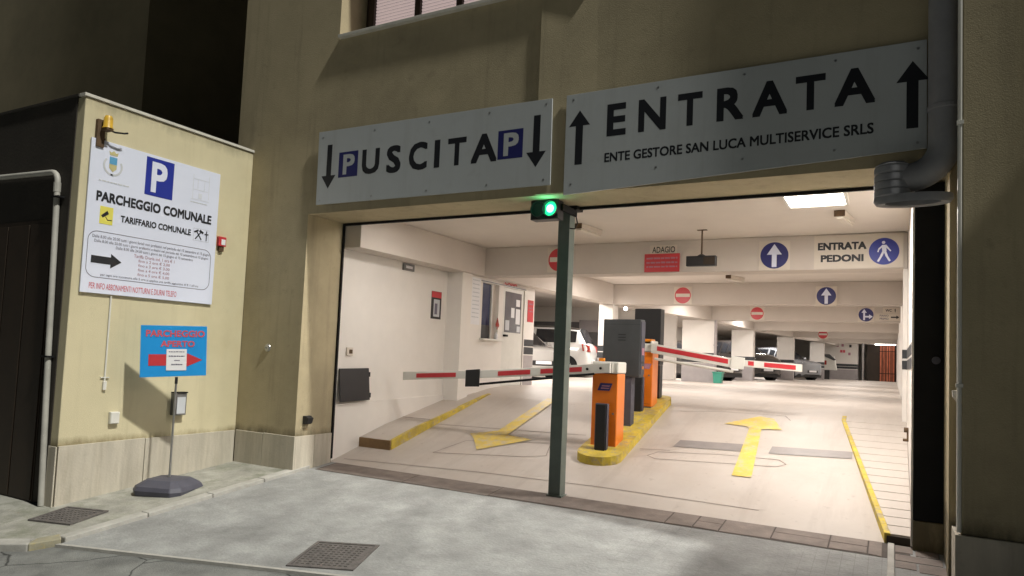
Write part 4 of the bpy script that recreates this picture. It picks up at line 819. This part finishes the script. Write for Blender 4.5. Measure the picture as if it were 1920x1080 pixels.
write('sign_lettering', [('CASSA', 4.36, 4.86, 3.04, 3.14)], lambda u, v, d: (XB+.02+d, u, v-.05), 'red_panel', booth, .002, .02)
t = thing('tariff_notice', 'tall white printed notice on the booth wall left of its window', 'notice', (XB, 3.32, 2.58)); B('sheet', 'white_paper', (.002, .006, -.16, .16, -.44, .42), t)
write('lettering', [('~', -.12, .12, .36-.075*i, .385-.075*i) for i in range(10)], lambda u, v, d: (.006+d, u, v), 'pale_print', t, .002, .01)
t = thing('red_notice', 'narrow red notice on the booth wall right of its door', 'notice', (XB, 5.53, 2.55)); B('sheet', 'red_panel', (.002, .008, -.13, .13, -.23, .23), t); write('lettering', [('~', -.09, .09, .13, .17), ('~', -.09, .09, .05, .08), ('~', -.09, .09, -.02, .01)], lambda u, v, d: (.0085+d, u, v), 'rose_print', t, .002, .012)
t = thing('hanging_ornament', 'dark red leaf-shaped ornament hanging beside the booth window', 'ornament', (XB+.03, 4.10, 2.20)); MB().prism([(-.05, -.07), (-.015, -.03), (-.012, -.11), (.012, -.11), (.015, -.03), (.05, -.07), (.065, -.02), (.03, .05), (.0, .12), (-.03, .05), (-.065, -.02)], lambda u, v, d: (d, u, v), 0, .012).build('body', 'lens_red', t, .003)
t = thing('dispenser_bottle', 'small white hand-gel bottle on the booth window shelf', 'bottle', (XB+.03, 4.08, 1.899)); MB().lathe([(.001, 0), (.03, 0), (.032, .09), (.012, .115), (.012, .14), (.001, .14)], (0, 0, 0), 'z', 14).build('body', 'white_paper', t, 0, True); MB().box(-.008, .035, -.008, .008, .14, .155).build('pump', 'white_plastic', t)

# ================================================================== LAMPS
def ceiling_lamp(x, y, label, w=.60, d=.60, power=LAMP_W, z=3.556):
    t = thing('ceiling_lamp', label, 'lamp', (x, y, z), 0, 'lit ceiling panels of the garage')
    f = MB()
    for a in ((-w/2-.03, w/2+.03, -d/2-.03, -d/2), (-w/2-.03, w/2+.03, d/2, d/2+.03), (-w/2-.03, -w/2, -d/2, d/2), (w/2, w/2+.03, -d/2, d/2)): f.box(*a, -.05, 0)
    f.build('frame', 'white_plastic', t); B('diffuser', 'lamp_on', (-w/2, w/2, -d/2, d/2, -.04, -.01), t)
    l = bpy.data.lights.new("lamp_light", 'AREA'); l.shape = 'RECTANGLE'; l.size = w*.96; l.size_y = d*.96; l.energy = power; l.color = LAMP_C
    o = bpy.data.objects.new("lamp_light", l); COL.objects.link(o); o.parent = t; o.location = (0, 0, -.046)
ceiling_lamp(2.64, .98, 'bright square ceiling panel just inside the entrance lane', .60, .60, LAMP_W*1.5)
ceiling_lamp(-1.7, .30, 'added fill lamp hidden behind the lintel over the exit lane', .70, .36, LAMP_W*.42)  # unseen fill lamp added to brighten the left wall and exit lane
for i, (x, y, p) in enumerate(((2.0, 6.2, .72), (-1.6, 7.0, .85), (2.3, 12.6, .45), (-1.2, 13.2, .75), (2.3, 18.6, .4), (-.9, 19.2, .85), (1.6, 25.2, .6), (1.6, 31.3, .6), (2.0, 37.0, .5))):
    ceiling_lamp(x, y, 'lit ceiling panel behind the %s beam, %s side of the lane' % (('first', 'first', 'second', 'second', 'third', 'third', 'fourth', 'fifth', 'sixth')[i], 'right' if x > 0 else 'left'), power=LAMP_W*p)
for i, (x, y, p) in enumerate(((-4.4, 8.2, 1.5), (-4.5, 13.4, 1.5), (-3.9, 18.4, 1.7), (-3.3, 24.4, 1.6), (-2.5, 30.6, 1.4))):
    ceiling_lamp(x, y, 'lit ceiling panel above the %s' % ('space behind the booth', 'white car with the black roof', 'white car past the ticket machines', 'dark off-road car', 'grey car at the far end')[i], power=LAMP_W*p)
t = thing('bulkhead_bulb', 'small bright bulb high on the white column behind the ticket machines', 'lamp', (-2.93, 9.45, 2.72)); MB().lathe([(.001, -.07), (.025, -.065), (.042, -.03), (.035, 0)], (.35, 0, .2), 'y', 18).build('globe', 'bulb_on', t, 0, True); MB().cyl((.35, 0, .2), (.35, .08, .2), .05, 14).build('base', 'white_plastic', t)
def tube_lamp(x, y, rz, label):
    t = thing('tube_fixture', label, 'lamp', (x, y, 3.558), R(rz), 'unlit tube fixtures on the ceiling'); B('body', 'plate_cream', (-.06, .06, -.30, .30, -.07, 0), t, .008); B('end_cap', 'rust', (-.062, .062, -.318, -.301, -.075, 0), t); B('cover', 'plate_cream', (-.045, .045, -.29, .29, -.10, -.071), t, .01)
t = thing('tube_lamp', 'bright tube lamp above the doorway at the far end', 'lamp', (3.0, 39.8, 3.22)); B('tube', 'lamp_on', (-.55, .55, -.04, .04, -.05, .0), t); B('housing', 'white_plastic', (-.58, .58, -.05, .05, .001, .05), t)
tube_lamp(-.56, 2.0, -8, 'unlit tube fixture on the ceiling just right of the centre post'); tube_lamp(2.88, 2.12, -8, 'unlit tube fixture on the ceiling left of the pedestrian sign'); tube_lamp(.35, 8.3, -18, 'unlit tube fixture on the ceiling between the first two beams')
t = thing('smoke_detector', 'small round smoke detector on the ceiling near the centre post', 'detector', (.0, .62, 3.558)); MB().lathe([(.001, -.045), (.035, -.04), (.05, -.015), (.05, 0)], (0, 0, 0), 'z', 18).build('body', 'plate_cream', t, 0, True)

# right wall band and valve
rb = struct(B('right_wall_pilaster', 'white_paint', (3.545, 3.599, 3.52, 3.90, .8, 3.038)))
for z0, z1 in ((1.64, 1.76), (1.79, 1.91)): B('dark_band', 'band_dark', (3.541, 3.5985, 3.514, 3.906, z0, z1), rb); B('dark_band', 'band_dark', (3.594, 3.5985, .10, 3.513, z0, z1), rb)
t = thing('hose_valve', 'small dark red valve low on the right wall beside the walkway', 'valve', (3.60, 2.15, .85)); MB().cyl((0, 0, -.07), (0, 0, .07), .02, 10).build('body', 'rust', t); MB().cyl((-.001, 0, .06), (-.05, 0, .06), .03, 12).build('wheel', 'rust', t); MB().cyl((-.001, 0, -.06), (-.06, 0, -.06), .018, 10).build('outlet', 'rust', t)

# ================================================================== DEPTH OF THE GARAGE
sw = struct(B('side_bay_wall', 'white_paint', (-16, -3.36, 17.0, 17.2, .9, 3.557)))
for k in range(4):
    a = -15.6+2.95*k; B('roller_door', 'far_panel', (a, a+2.75, 16.9, 16.998, 1.0, 2.98), sw)
B('door_lintel', 'column_grey', (-7.0, -4.5, 16.80, 16.898, 2.60, 3.05), sw)
struct(B('left_bay_wall', 'white_paint', (-7.3, -7.0, 17.21, 46, .9, 3.557)))
t = thing('far_wall', 'white end wall with posted notices at the back of the garage', 'wall'); B('wall', 'white_paint', (-.55, 1.55, 40, 40.3, .9, 3.556), t)
for z0, z1 in ((1.66, 1.80), (1.82, 1.96)): B('dark_band', 'band_dark', (-.5, 1.552, 39.99, 39.999, z0, z1), t)
B('grey_base', 'column_grey', (-.5, 1.551, 39.992, 39.9995, .95, 1.62), t)
for i, (u, v, m) in enumerate(((.35, 3.0, 'rose_print'), (.62, 3.02, 'rose_print'), (.55, 2.65, 'red_print'), (.70, 2.65, 'red_print'), (1.05, 2.98, 'black_plastic'), (1.0, 2.5, 'rose_print'))): B('posted_notice', m, (u, u+.13, 39.985, 39.998, v, v+.16), t)
t = thing('payment_machine', 'white payment machine with a slanted screen near the end wall', 'payment machine', (.05, 37.5, FZ)); MB().prism([(-.45, .55), (.5, .55), (.35, 1.35), (-.45, 1.45)], lambda u, v, d: (u, -.2+d, v), 0, .45).build('case', 'white_plastic', t, .01); B('foot', 'black_plastic', (-.42, .1, -.1, .2, -.02, .548), t); MB().prism([(-.48, 1.47), (.10, 1.47), (.42, 1.18), (.36, 1.10)], lambda u, v, d: (u, -.24+d, v), 0, .5).build('hood', 'anthracite', t); B('screen', 'lens_red', (-.30, -.05, -.212, -.2005, .85, 1.1), t)
t = thing('steel_pipe', 'shiny vertical steel pipe beside the dark doorway at the back', 'pipe', (1.82, 39.7, FZ)); MB().cyl((0, 0, -.02), (0, 0, 2.55), .07, 14).build('tube', 'steel', t, 0, True)
for z in (.5, 1.8): B('clip', 'dull_steel', (-.08, .08, -.02, .31, z, z+.05), t)
t = thing('back_doorway', 'dark doorway with a reddish curtained grille at the end of the lane', 'doorway'); B('opening', 'wood_dark', (2.0, 3.598, 40.3, 40.5, .95, 3.2), t); B('lintel', 'white_paint', (1.552, 3.598, 40, 40.29, 3.21, 3.556), t)
for k in range(5): B('curtain_strip', 'glowing_curtain', (2.72+.16*k, 2.85+.16*k, 40.22+.03*(k % 2), 40.26+.03*(k % 2), 1.0, 3.18), t)
for k in range(8): B('grille_bar', 'black_steel', (2.70+.115*k, 2.725+.115*k, 40.10, 40.12, 1.0, 3.2), t)
for z in (1.45, 2.78): B('grille_rail', 'black_steel', (2.68, 3.55, 40.12, 40.14, z, z+.04), t)
t = thing('drain_pipe', 'grey pipe on the edge of the widest white column', 'pipe', (-1.66, 15.63, FZ)); MB().cyl((0, 0, -.02), (0, 0, 2.03), .05, 12).build('tube', 'column_grey', t, 0, True); B('clip', 'dull_steel', (-.06, .06, 0, .07, 1.2, 1.24), t)
t = thing('waste_bin', 'small green bin at the foot of the widest white column', 'bin', (-1.47, 15.25, FZ)); MB().hexa([(-.12, -.12, 0), (.12, -.12, 0), (.12, .12, 0), (-.12, .12, 0)], [(-.15, -.15, .34), (.15, -.15, .34), (.15, .15, .34), (-.15, .15, .34)]).build('body', 'green_bin', t, .01); B('rim', 'green_bin', (-.165, .165, -.165, .165, .33, .36), t, .006)

# ================================================================== CARS
def make_car(label, paint, loc, rz, L=4.0, Wd=1.70, Hh=1.50, roof=None, suv=False):
    t = thing('parked_car', label, 'car', loc, R(rz), 'cars parked along the left side'); h = L/2; w = Wd/2
    hood = .62*Hh if not suv else .66*Hh; belt = .63*Hh
    # x, bottom, belt z, top z, half width at belt, half width at top
    st = [(h, .30, .50*Hh, .52*Hh, w*.62, w*.50), (h-.10, .22, .52*Hh, .56*Hh, w*.86, w*.70), (h-.45, .20, .57*Hh, hood-.02, w*.97, w*.78), (h-1.0, .20, .60*Hh, hood+.04, w, w*.80),
          (h-1.15, .20, belt, belt+.02, w, w*.82), (h-1.75, .20, belt, Hh-.09, w, w*.72), (h-2.15, .20, belt, Hh, w, w*.72), (-h+1.05, .20, belt+.01, Hh-.01, w, w*.72), (-h+.36, .20, belt+.04, Hh-.07, w*.98, w*.70),
          (-h+.13, .22, belt+.02, belt+.07, w*.95, w*.76), (-h+.03, .28, .55*Hh, .60*Hh, w*.88, w*.72), (-h, .34, .45*Hh, .50*Hh, w*.82, w*.66)]
    rows = []
    for x, zb, ze, zt, wb, wt in st:
        half = [(wb*.90, zb), (wb*.985, zb+.14), (wb*1.0, (zb+ze)/2), (wb*.985, ze), (wt+(wb-wt)*.12, zt-.055 if zt-ze > .08 else (ze+zt)/2), (wt*.86, zt-.008), (wt*.45, zt+.012), (0, zt+.016)]
        rows.append([(x, y, z) for y, z in half]+[(x, -y, z) for y, z in half[-2::-1]])
    m = len(rows[0]); body = MB(); body.add(sum(rows, []), [(i*m+j, i*m+j+1, (i+1)*m+j+1, (i+1)*m+j) for i in range(len(rows)-1) for j in range(m-1)]+[tuple(range(m)), tuple(range(len(rows)*m-1, (len(rows)-1)*m-1, -1))])
    bo = body.build('body', paint, t, 0, True)
    B('underbody', 'black_plastic', (-h+.1, h-.1, -w*.86, w*.86, .14, .30), t)
    def patch(name, i0, i1, j0, j1, mi, mj, m_, off=.012):
        A, Bq, Cq, D = [Vector(rows[i][j]) for i, j in ((i0, j0), (i1, j0), (i1, j1), (i0, j1))]
        f = lambda a, b: A*(1-a)*(1-b)+Bq*a*(1-b)+Cq*a*b+D*(1-a)*b
        nr = (Bq-A).cross(D-A).normalized(); c = (A+Bq+Cq+D)/4; nr = nr if nr.dot(c-Vector((0, 0, .7))) > 0 else -nr
        q = [f(a, b)+nr*off for a, b in ((mi, mj), (1-mi, mj), (1-mi, 1-mj), (mi, 1-mj))]
        return MB().add(q, [(0, 1, 2, 3)]).build(name, m_, t)
    for j0, j1 in ((3, 4), (m-4, m-5)):
        for i0, i1 in ((4, 5), (5, 6), (6, 7), (7, 8)): patch('side_window', i0, i1, j0, j1, .10 if i0 != 4 else .06, .10, 'glass_dark')
    ws = MB()
    for j in range(4, m-5): ws.add([tuple(Vector(rows[i][jj])+Vector((.012, 0, .012))) for i, jj in ((4, j), (5, j), (5, j+1), (4, j+1))], [(0, 1, 2, 3)])
    ws.build('windscreen', 'glass_dark', t, 0, True)
    rw_ = MB()
    for j in range(4, m-5): rw_.add([tuple(Vector(rows[i][jj])+Vector((-.014, 0, .010))) for i, jj in ((8, j), (9, j), (9, j+1), (8, j+1))], [(0, 1, 2, 3)])
    rw_.build('rear_window', 'glass_dark', t, 0, True)
    if roof:
        ro = MB()
        for i in (5, 6, 7):
            for j in range(4, m-5): ro.add([tuple(Vector(rows[a][jj])+Vector((0, 0, .010))) for a, jj in ((i, j), (i+1, j), (i+1, j+1), (i, j+1))], [(0, 1, 2, 3)])
        ro.build('roof', roof, t, 0, True)
    for sx_ in (h-.78, -h+.72):
        for s in (-1, 1):
            MB().cyl((sx_, s*(w*.80), .33), (sx_, s*(w+.004), .33), .375, 28).build('wheel_arch', 'tyre', t)
            wh = MB().lathe([(.19, w*.84), (.30, w*.84), (.325, w*.88), (.325, w+.004), (.30, w+.014), (.20, w+.012), (.19, w+.004)], (sx_, 0, .325), 'y', 28)
            if s < 0: wh.v = [(x, -y, z) for x, y, z in wh.v]
            wo = wh.build('tyre', 'tyre', t, 0, True)
            rim = MB(); rim.lathe([(.001, w+.006), (.05, w+.010), (.06, w-.004), (.17, w-.006), (.19, w+.008)], (sx_, 0, .325), 'y', 24)
            for k in range(5): a = R(72*k+10); rim.prism(bar((sx_+.04*math.cos(a), .325+.04*math.sin(a)), (sx_+.185*math.cos(a), .325+.185*math.sin(a)), .045), lambda u, v, d: (u, w-.004+d, v), 0, .014)
            if s < 0: rim.v = [(x, -y, z) for x, y, z in rim.v]
            rim.build('rim', 'steel', wo)
    for s in (-1, 1):
        MB().hexa([(h-.34, s*w*.93, .50*Hh-.06), (h-.03, s*w*.70, .48*Hh-.05), (h-.03, s*w*.40, .48*Hh-.05), (h-.30, s*w*.60, .50*Hh-.06)], [(h-.42, s*w*.95, .56*Hh), (h-.08, s*w*.74, .535*Hh), (h-.06, s*w*.42, .535*Hh), (h-.32, s*w*.62, .56*Hh)]).build('headlight', 'lens_clear', t, .01)
        MB().hexa([(-h-.005, s*w*.60, .50*Hh), (-h-.005, s*w*.86, .50*Hh), (-h+.20, s*w*.975, .52*Hh), (-h+.20, s*w*.7, .52*Hh)], [(-h+.03, s*w*.62, .63*Hh), (-h+.03, s*w*.88, .63*Hh), (-h+.24, s*w*.965, .66*Hh), (-h+.24, s*w*.7, .66*Hh)]).build('tail_light', 'lens_red', t, .01)
        mi = MB(); mi.box(h-1.42, h-1.27, s*(w+.10)-.07, s*(w+.10)+.07, belt+.02, belt+.13); mi.build('mirror', paint, t, .03)
    B('front_grille', 'black_plastic', (h-.03, h+.012, -w*.42, w*.42, .36, .50), t, .01); B('number_plate', 'white_paper', (h+.013, h+.02, -.25, .25, .40, .49), t); B('number_plate', 'white_paper', (-h-.012, -h-.002, -.25, .25, .48, .58), t)
    return t
make_car('white hatchback with a black roof, its tail towards the ticket machines', 'car_white', (-7.12, 13.4, FZ), 191, 4.0, 1.70, 1.62, 'car_dark')
make_car('silver car with its nose towards the lane, half behind the booth', 'car_silver', (-6.72, 11.0, FZ), -34, 4.0, 1.66, 1.46)
make_car('white car parked just beyond the black ticket machine', 'car_white', (-5.2, 19.6, FZ), 20, 4.1, 1.72, 1.60)
make_car('dark car between the two nearest full columns', 'car_dark', (-3.6, 19.8, FZ), -20, 4.0, 1.70, 1.45)
make_car('dark off-road car parked between the third and fourth columns', 'car_dark', (-2.9, 25.6, FZ), -40, 4.2, 1.80, 1.72, None, True)
make_car('grey car parked in front of the farthest column', 'car_grey', (-1.8, 31.8, FZ), -35, 4.1, 1.74, 1.62)
